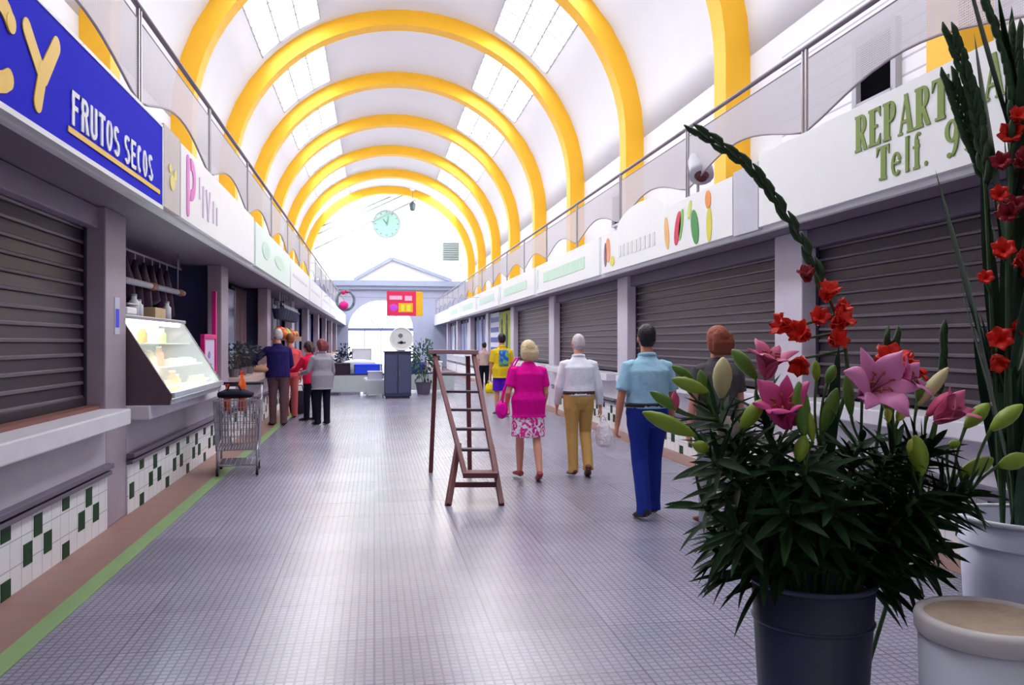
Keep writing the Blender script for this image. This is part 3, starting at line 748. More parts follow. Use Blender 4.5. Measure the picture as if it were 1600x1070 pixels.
# blue nut shop sign
t, I = sign(LEFT, 1.2, 7.35, 2.68, 3.35, 'blue sign with yellow C Y and FRUTOS SECOS lettering', M_blue)
u = lambda y: y - 1.2
K = ink(I); w = .105
K.line((u(4.58), .47), (u(4.77), .30), w, w, True).line((u(4.98), .52), (u(4.80), .30), w, w * 1.1, True).line((u(4.79), .32), (u(4.72), .13), w, w, True)
K.arc(u(4.22), .295, .22, .20, 40, 310, w, w, 18)
for q in (40, 310): K.disc(u(4.22) + .22 * math.cos(math.radians(q)), .295 + .20 * math.sin(math.radians(q)), w / 2, w / 2)
K.build('lettering', M_syel, t)
K = ink(I); x = u(5.22)
for ch in 'FRUTOS SECOS':
    if ch != ' ': block(K, ch, x, .145, .125, .205)
    x += .157 if ch != ' ' else .09
K.build('lettering', mat('sign_letter_white', (236, 238, 250), .4, var=0), t)
K = ink(I); K.rect(u(5.16), u(7.24), .09, .125); K.build('underline', M_syel, t)
MB().box(0, .056, 0, 6.15, -.02, .012).box(0, .056, 0, 6.15, .665, .69).box(0, .056, 6.13, 6.16, 0, .67).build('border', M_sign, t)
t, I = sign(LEFT, 7.40, 7.98, 2.70, 3.40, 'narrow beige panel with a yellow flower beside the blue sign', mat('beige_panel', (206, 194, 190), .5, var=.08))
K = ink(I); K.disc(.28, .25, .09, .07); K.disc(.38, .33, .05, .05); K.disc(.2, .36, .05, .04); K.build('flower_print', mat('pale_yellow_print', (244, 226, 130), .5), t)
t, I = sign(LEFT, 8.02, 12.7, 2.70, 3.38, 'white sign with pink and lilac lettering, left side', M_sign)
K = ink(I); K.line((.28, .10), (.28, .58), .11, .11, True); K.arc(.42, .42, .14, .15, -100, 100, .11); K.build('lettering', mat('pink_ink', (240, 130, 214), .5), t)
K = ink(I); K.line((.82, .3), (.82, .52), .04); K.line((1.0, .14), (1.0, .46), .06); K.line((1.16, .46), (1.26, .14), .04); K.line((1.36, .46), (1.26, .14), .04); K.line((1.55, .16), (1.55, .40), .04); K.line((1.75, .16), (1.75, .36), .04); K.build('lettering', mat('lilac_ink', (230, 204, 236), .5), t)
t, I = sign(LEFT, 12.9, 18.0, 2.70, 3.36, 'pale mint sign on the left fascia past the pink lettering', mat('mint_sign', (226, 244, 234), .4, var=.05))
K = ink(I); K.disc(1.2, .35, .5, .14); K.disc(3.2, .33, .8, .12); K.build('print', mat('mint_print', (206, 236, 216), .5), t)
for k in range(4):
    a = 18.2 + 5.3 * k; t, I = sign(LEFT, a, a + 5.0, 2.70, 3.34, ['plain pale sign fifth along the left fascia', 'plain pale sign sixth along the left fascia', 'plain pale sign seventh along the left fascia', 'plain pale sign farthest along the left fascia'][k], M_sign)
    K = ink(I); K.rect(.5, 4.4, .3, .36); K.build('print', mat('pale_grey_print', (222, 226, 228), .5), t)
# right
t, I = sign(RIGHT, 1.0, 7.78, 2.70, 3.42, 'white sign with green lettering REPARTO A and Telf. 95', M_sign)
M_ink = mat('green_ink', (128, 152, 72), .5, var=.05); K = ink(I); u = lambda y: 7.78 - y
x = u(6.09)
for ch in 'REPARTO A':
    if ch != ' ': serif(K, ch, x, .355, .165, .285)
    x += .186 if ch != ' ' else .12
x = u(5.80)
for ch in 'Telf. 95':
    cw = {'T': .17, 'e': .14, 'l': .09, 'f': .12, '.': .10, ' ': .10, '9': .17, '5': .17}[ch]
    if ch != ' ': serif(K, ch, x, .075, cw * .92, .255)
    x += cw * 1.06
K.build('lettering', M_ink, t)
t, I = sign(RIGHT, 7.80, 8.38, 2.68, 3.36, 'plain grey panel between two white signs on the right', mat('grey_panel', (200, 200, 212), .5))
t, I = sign(RIGHT, 8.40, 13.6, 2.70, 3.33, 'white sign with painted vegetables on the right fascia', M_sign, dome=(2.0, 1.1, .25))
uu = lambda y: 13.6 - y
def blob(y, z, rx, ry, rot, col, nm):
    K = ink(I); K.disc(13.6 - y, z - 2.70, rx, ry, 18, rot); K.build(nm, mat('print_%d_%d_%d' % col, col, .5), t)
# the sign's reading direction starts at its far end
blob(10.02, 2.99, .10, .22, -.35, (222, 24, 84), 'pepper_print'); blob(9.9, 3.02, .06, .2, -.3, (126, 190, 90), 'leaf_print')
blob(9.45, 2.93, .11, .22, .3, (60, 150, 70), 'courgette_print'); blob(9.02, 2.90, .075, .2, 0, (224, 216, 70), 'banana_print')
blob(9.05, 3.19, .08, .11, .2, (244, 150, 70), 'orange_print'); blob(9.62, 3.16, .05, .12, -.4, (216, 226, 120), 'leaf_print')
blob(10.42, 2.98, .08, .22, .2, (250, 190, 120), 'carrot_print'); blob(13.2, 3.06, .13, .2, .1, (246, 160, 110), 'carrot_print'); blob(13.35, 3.0, .08, .2, 0, (150, 110, 130), 'aubergine_print'); blob(12.95, 2.86, .12, .08, 0, (230, 220, 90), 'lemon_print')
K = ink(I)
for k in range(9): K.rect(uu(12.6) + .2 * k, uu(12.6) + .2 * k + .11, .18, .36)
K.build('lettering', mat('faint_ink', (228, 231, 230), .5), t)
for k in range(5):
    a = 13.75 + 5.85 * k; t, I = sign(RIGHT, a, a + 5.6, 2.70, 3.34, ['pale sign between the vegetable sign and the white haired man', 'pale sign sixth along the right fascia', 'pale sign seventh along the right fascia', 'pale sign eighth along the right fascia', 'pale sign farthest along the right fascia'][k], M_sign)
    K = ink(I); K.rect(.15, .25, .1, .55); K.rect(.9, 4.6, .2, .42); K.build('print', mat('mint_print', 0), t)
# spot light on the right gallery edge
t = thing('spotlight', 'grey spotlight on the edge of the right gallery above the vegetable sign', 'spotlight', (3.95, 9.78, 3.30))
MB().tube([(0, .1, .55), (0, .02, .5), (0, -.1, .36), (-.02, -.16, .28)], [.08, .12, .145, .15], 14).build('housing', mat('spot_grey', (190, 190, 200), .4), t, smooth=True)
MB().tube([(-.02, -.165, .275), (-.03, -.19, .24)], [.09, .06], 14).build('lens', mat('spot_lens', (86, 26, 30), .3), t)
MB().tube([(0, 0, 0), (0, 0, .45)], .02, 6).box(-.08, .08, -.08, .08, 0, .02).build('bracket', M_steel, t)
# ================================================================ people
def skin_mat(nm, col): return mat('skin_' + nm, col, .5, var=.06, sub=.08)
def cloth(nm, col, **k): return mat('cloth_' + nm, col, .85, spec=.15, var=.1, vscale=14, bump=.5, bscale=14, **k)
def shoe_mb(mb, heel, toe_dir, L_, r, up=V((0, 0, 1))):
    """heel: point on the sole under the heel; toe_dir: unit vector along the sole"""
    side = toe_dir.cross(up).normalized(); upv = side.cross(toe_dir)
    st = [(-.02, .55, .5), (.02, .9, .95), (.25, .9, 1.05), (.45, .92, .85), (.7, 1.08, .62), (.9, .85, .45), (1.0, .4, .25)]
    mb.tube([heel + toe_dir * (a * L_) + upv * (r * c * .9) for a, b, c in st], [(r * b, r * c * .95) for a, b, c in st], 12, ref=side)
def hand_mb(mb, wrist, d, palm_n, thumb, k=1.0, curl=.5):
    """d: direction of the hand; palm_n: palm normal; thumb: direction of the thumb side"""
    d = d.normalized(); palm_n = (palm_n - d * palm_n.dot(d)).normalized(); thumb = (thumb - d * thumb.dot(d)); thumb = (thumb - palm_n * thumb.dot(palm_n)).normalized()
    mb.tube([wrist - d * .02 * k, wrist + d * .02 * k, wrist + d * .06 * k, wrist + d * .095 * k], [(.026 * k, .02 * k), (.036 * k, .018 * k), (.042 * k, .016 * k), (.04 * k, .012 * k)], 10, ref=thumb)
    for i, (o, L_) in enumerate(((.031, .068), (.011, .078), (-.010, .073), (-.030, .056))):
        p = [wrist + d * .085 * k + thumb * o * k]; q = curl * (.5 + .12 * i); v = d
        for s_ in (.4, .34, .26):
            v = (d * math.cos(q) + palm_n * math.sin(q)); p.append(p[-1] + v * L_ * s_ * k); q += curl * .75
        mb.tube(p, [.0095 * k, .009 * k, .008 * k, .006 * k], 8)
    a = wrist + d * .03 * k + thumb * .03 * k; v = (d * .72 + thumb * .6 + palm_n * .35).normalized(); b = a + v * .036 * k; c_ = b + (d * .9 + palm_n * .35 + thumb * .1).normalized() * .034 * k
    mb.tube([wrist + d * .015 * k + thumb * .012 * k, a, b, c_], [.014 * k, .013 * k, .011 * k, .007 * k], 8)

def person(label, loc, rotz, H=1.72, legs=((0, 0, 0), (0, 0, 0)), arms=None, lean=0, fat=1.0, headyaw=0, headpitch=0, skin=None, hair=None, hairstyle='short',
           top=None, sleeve=.5, hem=-.06, collar=True, bottom=None, bottomkind='trousers', shoes=None, belt=None, coat_open=None, group=None, female=False, waist=None):
    """faces local +Y. legs: per side (left, right) thigh, shin, foot pitch in degrees (forward +). arms: per side (upper dir, fore dir, palm normal)."""
    k = H / 1.72; t = thing('person', label, 'person', loc, rotz, group)
    R = math.radians
    th, sh, an = .43 * k, .42 * k, .085 * k
    J = []
    for s_, (a, b, p) in zip((-1, 1), legs):
        J.append((s_, a, b, p, th * math.cos(R(a)) + sh * math.cos(R(b)) + an * max(.6, math.cos(R(p))) + (max(0, math.sin(R(-p))) * .16 * k)))
    hz = max(j[4] for j in J)
    u = V((0, math.sin(R(lean)), math.cos(R(lean)))); fwd = V((0, math.cos(R(lean)), -math.sin(R(lean)))); rt = V((1, 0, 0))
    P = V((0, 0, hz))
    body = MB(); W = fat
    tz = lambda q: P + u * (q * k)
    tors = [(-.10, .13, .10), (-.04, .165, .115), (.05, .165, .115), (.16, .142 * (.94 if female else 1), .105), (.28, .150, .108), (.38, .150, .100), (.43, .125, .078), (.475, .07, .06), (.52, .06, .06), (.60, .052, .056)]
    body.tube([tz(a) for a, b, c in tors], [(b * W * k if a < .45 else b * k, c * W * k if a < .45 else c * k) for a, b, c in tors], 18, ref=rt)
    # head
    hc = tz(.674) + fwd * .015 * k; hm = Matrix.Rotation(R(headyaw), 3, 'Z') @ Matrix.Rotation(R(-headpitch), 3, 'X')
    def hp(x, y, z): return hc + hm @ V((x * k, y * k, z * k))
    body.ball(hp(0, -.005, .025), (.076 * k, .096 * k, .098 * k), 16, 10, hm)
    body.tube([hp(0, .02, .02), hp(0, .035, -.05), hp(0, .05, -.095), hp(0, .058, -.112)], [(.07 * k, .066 * k), (.062 * k, .055 * k), (.04 * k, .036 * k), (.02 * k, .018 * k)], 12, ref=hm @ rt)
    body.tube([hp(0, .088, .03), hp(0, .104, 0), hp(0, .112, -.018), hp(0, .09, -.028)], [.009 * k, .011 * k, .015 * k, .010 * k], 8)
    for e in (-1, 1): body.ball(hp(e * .079, -.008, -.005), (.010 * k, .02 * k, .03 * k), 8, 6, hm)
    body.tube([hp(-.024, .082, -.06), hp(0, .094, -.061), hp(.024, .082, -.06)], [.005 * k, .009 * k, .005 * k], 6)
    # legs
    pan = MB(); shoeparts = []; feet = []
    for s_, a, b, p, _ in J:
        hj = P + V((s_ * .088 * k, 0, 0)); kn = hj + V((0, math.sin(R(a)), -math.cos(R(a)))) * th; ak = kn + V((0, math.sin(R(b)), -math.cos(R(b)))) * sh
        body.tube([hj + V((0, 0, .05 * k)), hj * .6 + kn * .4, kn, kn * .65 + ak * .35, ak, ak - V((0, 0, .03))], [(.085 * k * W, .09 * k * W), .072 * k, .052 * k, .056 * k, .036 * k, .034 * k], 12, ref=rt)
        td = V((.12 * s_, math.cos(R(p)), math.sin(R(p)))).normalized(); sd = td.cross(V((0, 0, 1))).normalized(); up2 = sd.cross(td)
        heel = ak - up2 * .078 * k - td * .055 * k
        shoe_mb(body, heel + up2 * .006, td, .235 * k, .033 * k)
        m = MB(); shoe_mb(m, heel, td, .262 * k, .046 * k); shoeparts.append(m)
        if bottomkind == 'trousers':
            lw = 1.0
            pan.tube([hj + V((s_ * .0, 0, .06 * k)), hj * .75 + kn * .25, hj * .4 + kn * .6, kn + V((0, .008, 0)), kn * .5 + ak * .5, ak * .92 + kn * .08, ak + V((0, -.006, -.055 * k))],
                     [(.092 * k * W, .108 * k * W), (.094 * k * W, .102 * k * W), .084 * k, .074 * k, .068 * k, .064 * k, (.066 * k, .074 * k)], 14, ref=rt)
        elif bottomkind == 'shorts':
            pan.tube([hj + V((0, 0, .06 * k)), hj * .5 + kn * .5, kn + V((0, 0, .02))], [(.098 * k * W, .112 * k * W), .102 * k, .10 * k], 14, ref=rt)
    if bottomkind in ('trousers', 'shorts'):
        pan.tube([tz(-.13), tz(-.06), tz(0), tz(.06), tz(.10)], [(.10 * k * W, .09 * k * W), (.165 * k * W, .118 * k * W), (.178 * k * W, .128 * k * W), (.168 * k * W, .122 * k * W), (.158 * k * W, .116 * k * W)], 18, ref=rt)
    elif bottomkind == 'skirt':
        zk = (hz - .40 * k)
        pan.tube([tz(.12), tz(.02), tz(-.08), V((0, .01, hz - .22 * k)), V((0, .015, zk))], [(.155 * k * W, .112 * k * W), (.176 * k * W, .13 * k * W), (.18 * k * W, .14 * k * W), (.185 * k * W, .15 * k * W), (.195 * k * W, .165 * k * W)], 20, ref=rt)
    # arms
    if arms is None: arms = ((V((-.15, .05, -1)), V((-.05, .25, -1)), V((1, 0, 0))), (V((.15, .05, -1)), V((.05, .25, -1)), V((-1, 0, 0))))
    shirt = MB(); hands = []
    for s_, (ud, fd, pn) in zip((-1, 1), arms):
        sj = tz(.420) + rt * (s_ * .170 * k * (.5 + .5 * W)); ud = V(ud).normalized(); fd = V(fd).normalized()
        el = sj + ud * .285 * k; wr = el + fd * .25 * k
        body.tube([sj - rt * s_ * .04 - u * .02, sj + ud * .03 * k, sj * .5 + el * .5, el, el * .6 + wr * .4, wr, wr + fd * .02], [.036 * k, .043 * k, .044 * k, .037 * k, .036 * k, .025 * k, .024 * k], 12)
        th_ = V((0, 1, 0)) if abs(fd.y) < .8 else V((-s_, 0, .3)); hand_mb(body, wr, fd, V(pn), th_, k, .75)
        hands.append(wr + fd * .09 * k)
        L_ = sleeve
        if top is not None:
            if L_ <= .55:
                e2 = sj * (1 - L_ * 1.7) + el * (L_ * 1.7); shirt.tube([sj - rt * s_ * .06 * k + u * .012 * k, sj, sj * .5 + e2 * .5, e2], [.056 * k, .064 * k, .066 * k, .068 * k], 14)
            else:
                q = (L_ - .55) / .45; e3 = el * (1 - q) + wr * q
                shirt.tube([sj - rt * s_ * .06 * k + u * .012 * k, sj, sj * .5 + el * .5, el, el * .5 + e3 * .5, e3], [.056 * k, .064 * k, .062 * k, .057 * k, .052 * k, .046 * k], 14)
    fused(body, 'body', skin, t, .008, 3)
    if top is not None:
        hr = .206 if hem < -.12 else .186
        st = [(hem, hr if hem < 0 else .17, .136 * hr / .186), (hem + .03, .186 if hem < 0 else .172, .138), (.06, .182 * hr / .186, .134 * (hr / .186) ** 1.3), (.16, .162 if female else .170, .128), (.28, .172, .133), (.38, .184, .130), (.425, .170, .108), (.458, .135, .095), (.488, .09, .08), (.512, .078, .074), (.53, .066, .068)]
        shirt.tube([tz(a) for a, b, c in st], [(b * k * (W if a < .4 else .5 + .5 * W), c * k * (W if a < .4 else .5 + .5 * W)) for a, b, c in st], 20, ref=rt)
        fused(shirt, 'shirt', top, t, .009, 3)
        if collar: MB().tube([tz(.52) + V((.072 * k * math.cos(q), .074 * k * math.sin(q), .012 * math.sin(q) * -1)) for q in [2 * PI * i / 20 for i in range(20)]], (.012, .02), 6, closed=True).build('collar', top, t, smooth=True)
    if bottom is not None:
        fused(pan, 'skirt' if bottomkind == 'skirt' else bottomkind, bottom, t, .009, 3)
    if belt is not None:
        MB().tube([tz(.075) + V((.176 * k * W * math.cos(q), .132 * k * W * math.sin(q), 0)) for q in [2 * PI * i / 28 for i in range(28)]], (.006, .022), 6, ref=(0, 0, 0) if False else None, closed=True).build('belt', belt, t, smooth=True)
    if shoes is not None:
        for m in shoeparts: fused(m, 'shoe', shoes, t, .008, 2)
    # hair
    if hair is not None:
        h = MB()
        if hairstyle in ('short', 'thin'):
            g = .0 if hairstyle == 'short' else -.008
            h.ball(hp(0, -.018, .038), ((.086 + g) * k, (.098 + g) * k, (.096 + g) * k), 16, 10, hm)
            h.tube([hp(0, -.045, .03), hp(0, -.05, -.03), hp(0, -.045, -.075)], [(.080 * k, .062 * k), (.074 * k, .055 * k), (.052 * k, .03 * k)], 14, ref=hm @ rt)
        elif hairstyle == 'bob':
            h.ball(hp(0, -.02, .035), (.098 * k, .108 * k, .104 * k), 16, 10, hm)
            h.tube([hp(0, -.03, .04), hp(0, -.035, -.03), hp(0, -.04, -.085), hp(0, -.04, -.115)], [(.102 * k, .085 * k), (.106 * k, .082 * k), (.098 * k, .07 * k), (.07 * k, .045 * k)], 16, ref=hm @ rt)
            for q in range(9):
                x = -.08 + .02 * q; h.tube([hp(x, -.085, .06), hp(x * 1.1, -.108, -.02), hp(x * 1.05, -.098, -.09), hp(x, -.085, -.125)], [.02 * k, .024 * k, .022 * k, .008 * k], 8)
        elif hairstyle == 'long':
            h.ball(hp(0, -.02, .035), (.094 * k, .106 * k, .100 * k), 16, 10, hm)
            h.tube([hp(0, -.03, .04), hp(0, -.045, -.06), hp(0, -.055, -.17), hp(0, -.05, -.24)], [(.096 * k, .08 * k), (.102 * k, .07 * k), (.098 * k, .055 * k), (.06 * k, .03 * k)], 16, ref=hm @ rt)
        fused(h, 'hair', hair, t, .008, 2)
    for e in (-1, 1): MB().ball(hp(e * .031, .080, .018), .0125 * k, 8, 6).build('eye', mat('eye_dark', (50, 40, 36), .2), t, smooth=True)
    M = Matrix.Translation(V(loc)) @ Matrix.Rotation(rotz, 4, 'Z')
    return t, [M @ q for q in hands], M

SK1, SK2, SK3 = skin_mat('light', (226, 160, 138)), skin_mat('tan', (206, 138, 112)), skin_mat('pale', (232, 176, 156))
# magenta woman
M_mag = cloth('magenta', (226, 8, 150))
M_skirt = mat('pink_print_skirt', (236, 90, 170), .8, var=0)
def two_tone(m, c1, c2, scale, thr=.5, kind='noise'):
    nt = m.node_tree; N = nt.nodes; L = nt.links; b = N['Principled BSDF']; tc = N.new('ShaderNodeTexCoord')
    if kind == 'noise': n = N.new('ShaderNodeTexNoise'); n.inputs['Detail'].default_value = 2; n.inputs['Distortion'].default_value = 1.2
    else: n = N.new('ShaderNodeTexVoronoi')
    n.inputs['Scale'].default_value = scale; L.new(tc.outputs['Object'], n.inputs['Vector'])
    r = N.new('ShaderNodeValToRGB'); r.color_ramp.elements[0].position = thr - .03; r.color_ramp.elements[1].position = thr + .03
    r.color_ramp.elements[0].color = lin(c1); r.color_ramp.elements[1].color = lin(c2)
    L.new(n.outputs[0], r.inputs[0]); L.new(r.outputs[0], b.inputs['Base Color']); return m
two_tone(M_skirt, (246, 236, 246), (228, 40, 150), 17, .5)
t, hands, M = person('woman with a blonde bob walking away in a magenta top and pink print skirt', (1.72, 9.25, 0), .05, 1.55, ((14, 2, 0), (-8, -22, -18)),
    ((V((-.30, -.05, -1)), V((.05, .55, -.55)), V((1, 0, -.3))), (V((.16, .0, -1)), V((.1, .7, -.6)), V((-1, 0, 0)))), 2, 1.12, 4, 0, SK1, mat('blonde_hair', (222, 198, 156), .6, var=.25, vscale=50, bump=.6, bscale=60), 'bob',
    M_mag, .42, -.16, False, M_skirt, 'skirt', mat('red_brown_shoe', (160, 62, 66), .5), female=True)
# her bag hangs at the left hip
bg = thing('shoulder_bag', 'magenta handbag at the left hip of the blonde woman', 'bag', M @ V((-.30, .06, .80)))
fused(MB().tube([(0, -.10, .0), (0, -.02, -.01), (0, .08, .0)], [(.05, .07), (.075, .105), (.05, .08)], 12, ref=(1, 0, 0)), 'bag_body', cloth('bag_magenta', (240, 20, 170)), bg, .01, 3)
MB().tube([(0, -.07, .07), (.03, -.06, .25), (.08, -.03, .45), (.16, -.02, .57), (.2, .0, .575), (.14, .08, .45), (.03, .09, .2), (0, .06, .07)], .009, 6).build('strap', MATS['cloth_bag_magenta'], bg, smooth=True)
# white haired man
t, hands, M = person('white haired man walking away in a white shirt and khaki trousers', (2.34, 9.4, 0), -.06, 1.62, ((-4, -10, -6), (5, -26, -28)),
    ((V((-.24, -.02, -1)), V((-.05, .30, -1)), V((1, 0, 0))), (V((.24, -.05, -1)), V((.12, .12, -1)), V((-1, 0, 0)))), 3, 1.12, 5, 4, SK1, mat('white_hair', (206, 196, 200), .6, var=.2, vscale=50, bump=.5, bscale=60), 'thin',
    cloth('white_shirt', (232, 234, 246)), .95, .03, True, cloth('khaki', (196, 156, 92)), 'trousers', mat('brown_shoe', (108, 52, 44), .45), mat('brown_belt', (70, 44, 40), .5))
h = hands[1]
bg = thing('carrier_bag', 'white plastic carrier bag in the right hand of the white haired man', 'bag', (h.x + .03, h.y, h.z - .02))
fused(MB().tube([(0, 0, -.06), (.0, 0, -.12), (.01, 0, -.24), (.012, 0, -.34), (.01, 0, -.37)], [(.03, .02), (.075, .05), (.11, .075), (.10, .075), (.05, .04)], 14, ref=(1, 0, 0)), 'bag_body', mat('white_plastic', (240, 232, 240), .4, var=.05, bump=.6, bscale=25), bg, .009, 2)
MB().tube([(-.03, 0, -.1), (-.03, 0, -.03), (-.005, 0, .005), (.02, 0, -.03), (.04, 0, -.1)], .009, 6).build('handle', MATS['white_plastic'], bg, smooth=True)
# man in light blue shirt
M_lb = cloth('light_blue_shirt', (160, 202, 226))
t, hands, M = person('dark haired man walking away in a light blue shirt and jeans', (2.40, 7.12, 0), .0, 1.69, ((-7, -16, -10), (9, 3, 2)),
    ((V((-.26, -.12, -1)), V((-.10, .16, -1)), V((1, 0, 0))), (V((.26, .05, -1)), V((.06, .45, -1)), V((-1, 0, 0)))), 1, 1.14, -6, 2, SK2, mat('dark_hair', (30, 24, 34), .5, var=.2, vscale=50, bump=.5, bscale=60), 'short',
    M_lb, .47, .04, True, cloth('jeans', (34, 52, 140)), 'trousers', mat('black_shoe', (26, 22, 30), .4), mat('dark_belt', (30, 26, 36), .5))
# woman behind the lilies
person('auburn haired woman walking away behind the lilies in a dark top', (2.84, 6.6, 0), .0, 1.66, ((6, 0, 0), (-6, -14, -10)), None, 1, 1.05, 12, 0, SK1,
    mat('auburn_hair', (140, 68, 46), .6, var=.3, vscale=50, bump=.5, bscale=60), 'bob', cloth('olive_top', (84, 82, 84)), .4, -.08, False, cloth('grey_trousers', (150, 148, 164)), 'trousers', MATS['brown_shoe'], female=True)
# man in navy at the stall on the left
dn = person('man in a navy jumper and brown trousers standing at the left stalls', (-1.78, 16.1, 0), .25, 1.80, ((3, 0, 0), (-5, -2, 0)),
    ((V((-.75, .35, -.7)), V((-.35, .75, .05)), V((0, 0, -1))), (V((.2, .15, -1)), V((-.2, .8, -.3)), V((-1, 0, 0)))), 5, 1.15, 25, 10, SK1, MATS['white_hair'], 'thin',
    cloth('navy', (40, 32, 92)), .95, -.08, False, cloth('brown_trousers', (104, 76, 84)), 'trousers', MATS['black_shoe'])
person('person in a salmon top half hidden behind the man in navy', (-1.72, 17.7, 0), .2, 1.72, ((3, 0, 0), (-3, 0, 0)), None, 2, 1.05, 20, 0, SK2, mat('brown_hair', (150, 88, 50), .6, var=.2, vscale=50), 'short',
    cloth('salmon', (226, 90, 96)), .9, -.1, False, cloth('salmon_trousers', (196, 96, 96)), 'trousers', MATS['brown_shoe'], female=True)
person('person in a red top beside the grey coat, facing the left stalls', (-1.24, 16.9, 0), .9, 1.56, ((4, 2, 0), (-4, -2, 0)),
    ((V((-.2, .5, -.8)), V((-.1, 1, -.1)), V((0, 0, -1))), (V((.3, .4, -.8)), V((-.3, 1, 0)), V((0, 0, -1)))), 6, 1.1, 20, 8, SK1, mat('dark_brown_hair', (70, 42, 44), .6, var=.2, vscale=50), 'bob',
    cloth('red_top', (222, 30, 74)), .9, -.12, False, cloth('dark_trousers', (28, 24, 44)), 'trousers', MATS['black_shoe'], female=True)
person('person in a grey coat and black trousers standing by the left stalls', (-.97, 16.05, 0), .5, 1.60, ((2, 0, 0), (-3, -1, 0)),
    ((V((-.3, .2, -1)), V((-.2, .9, -.2)), V((1, 0, 0))), (V((.25, .1, -1)), V((.1, .5, -.8)), V((-1, 0, 0)))), 3, 1.18, 15, 6, SK1, mat('maroon_hair', (120, 52, 58), .6, var=.2, vscale=50), 'bob',
    cloth('grey_coat', (150, 144, 156)), .95, -.22, True, cloth('black_trousers', (24, 22, 40)), 'trousers', MATS['black_shoe'], female=True)
# yellow shirt and purple shorts
M_jer = cloth('yellow_shirt', (224, 190, 40))
tj, _, _ = person('person in a yellow shirt with a blue print and purple shorts walking away', (2.66, 17.4, 0), .1, 1.72, ((8, 2, 0), (-6, -16, -10)), None, 1, 1.08, 0, 0, SK2, MATS['dark_hair'], 'short', M_jer, .48, -.14, True, cloth('purple', (92, 30, 190)), 'shorts', MATS['black_shoe'])
jp = MB()
rows = []
for i in range(7):
    z = 1.06 + .055 * i; rows.append([V((.10 * (-1 + j / 3) , -.156 - .006 * math.cos((j - 3) * .5) - (.012 if 1 < i < 6 else 0), z)) for j in range(7)])
M_jp = mat('blue_green_print', (60, 130, 170), .7, var=0); two_tone(M_jp, (40, 96, 196), (120, 190, 120), 9)
jp.sheet(rows).build('back_print', M_jp, tj, smooth=True, solid=.004)
person('small dark haired figure in a beige top by the right stalls, far off', (3.40, 25.9, 0), .0, 1.54, ((6, 0, 0), (-5, -12, -8)), None, 1, 1.0, 0, 0, SK1, MATS['dark_hair'], 'short', cloth('beige_top', (196, 168, 160)), .48, -.02, False, MATS['cloth_black_trousers'], 'trousers', MATS['black_shoe'])
t = thing('yellow_bag', 'small yellow bag beside the dark haired figure far on the right', 'bag', (3.52, 25.4, 0)); 
fused(MB().tube([(0, 0, .01), (0, 0, .12), (0, 0, .28)], [(.14, .1), (.17, .12), (.12, .06)], 12, ref=(1, 0, 0)), 'bag_body', cloth('bag_yellow', (236, 210, 30)), t, .015, 2)
MB().tube([(-.08, 0, .26), (-.06, 0, .38), (.06, 0, .38), (.08, 0, .26)], .01, 6).build('handle', MATS['cloth_bag_yellow'], t)
t = thing('dark_bag', 'dark bag standing on the floor by the left counters behind the navy jumper', 'bag', (-1.62, 18.6, 0))
fused(MB().tube([(0, 0, .01), (0, 0, .2), (0, 0, .5)], [(.18, .12), (.22, .15), (.15, .08)], 12, ref=(1, 0, 0)), 'bag_body', cloth('bag_dark', (44, 36, 56)), t, .015, 2)
MB().tube([(-.1, 0, .48), (-.07, 0, .62), (.07, 0, .62), (.1, 0, .48)], .012, 6).build('handle', MATS['cloth_bag_dark'], t)

# ================================================================ step ladder
M_wood = mat('dark_red_wood', (104, 54, 58), .5, var=.2, vscale=12)
M_wood2 = mat('worn_wood', (150, 118, 126), .55, var=.2, vscale=12)
la = V((.93, 9.0, 0)); t = thing('step_ladder', 'dark wooden step ladder standing in the middle of the floor', 'ladder', la)
q = lambda x, y, d: at(x, y, d) - la
tl, tr = q(678, 552, 9.75), q(740, 553, 9.75); bl_, br_ = q(727, 742, 8.05), q(775, 742, 8.05)
for a, b in ((tl, bl_), (tr, br_)): MB().bar(a, b, .045, .085, (0, 1, 1)).build('side_rail', M_wood, t, bevel=.005)
for a, b in ((q(716, 694, 8.5), q(700, 789, 7.9)), (q(768, 698, 8.5), q(784, 789, 7.9))):
    b.z = 0; MB().bar(a, b, .05, .07, (0, 1, .3)).build('front_leg', M_wood, t, bevel=.005)
for a, b in ((q(681, 556, 9.85), q(673, 738, 9.93)), (q(731, 556, 9.85), q(734, 737, 9.93))):
    b.z = 0; MB().bar(a, b, .05, .055, (0, 1, 0)).build('back_leg', M_wood, t, bevel=.005)
MB().bar((tl + V((-.06, 0, .02))), (tr + V((.06, 0, .02))), .24, .05).build('top_plank', M_wood2, t, bevel=.006)
for k in range(5):
    f = .2 + .155 * k; a, b = tl.lerp(bl_, f), tr.lerp(br_, f)
    MB().bar(a, b, .11, .026).build('tread', mat('dark_tread', (76, 60, 74), .5, var=.2), t, bevel=.004)
MB().bar(bl_ + V((-.02, 0, .01)), br_ + V((.02, 0, .01)), .2, .05).build('bottom_step', M_wood, t, bevel=.005)
MB().bar(q(709, 757, 8.1), q(775, 757, 8.1), .03, .05).build('cross_bar', M_wood, t, bevel=.004)

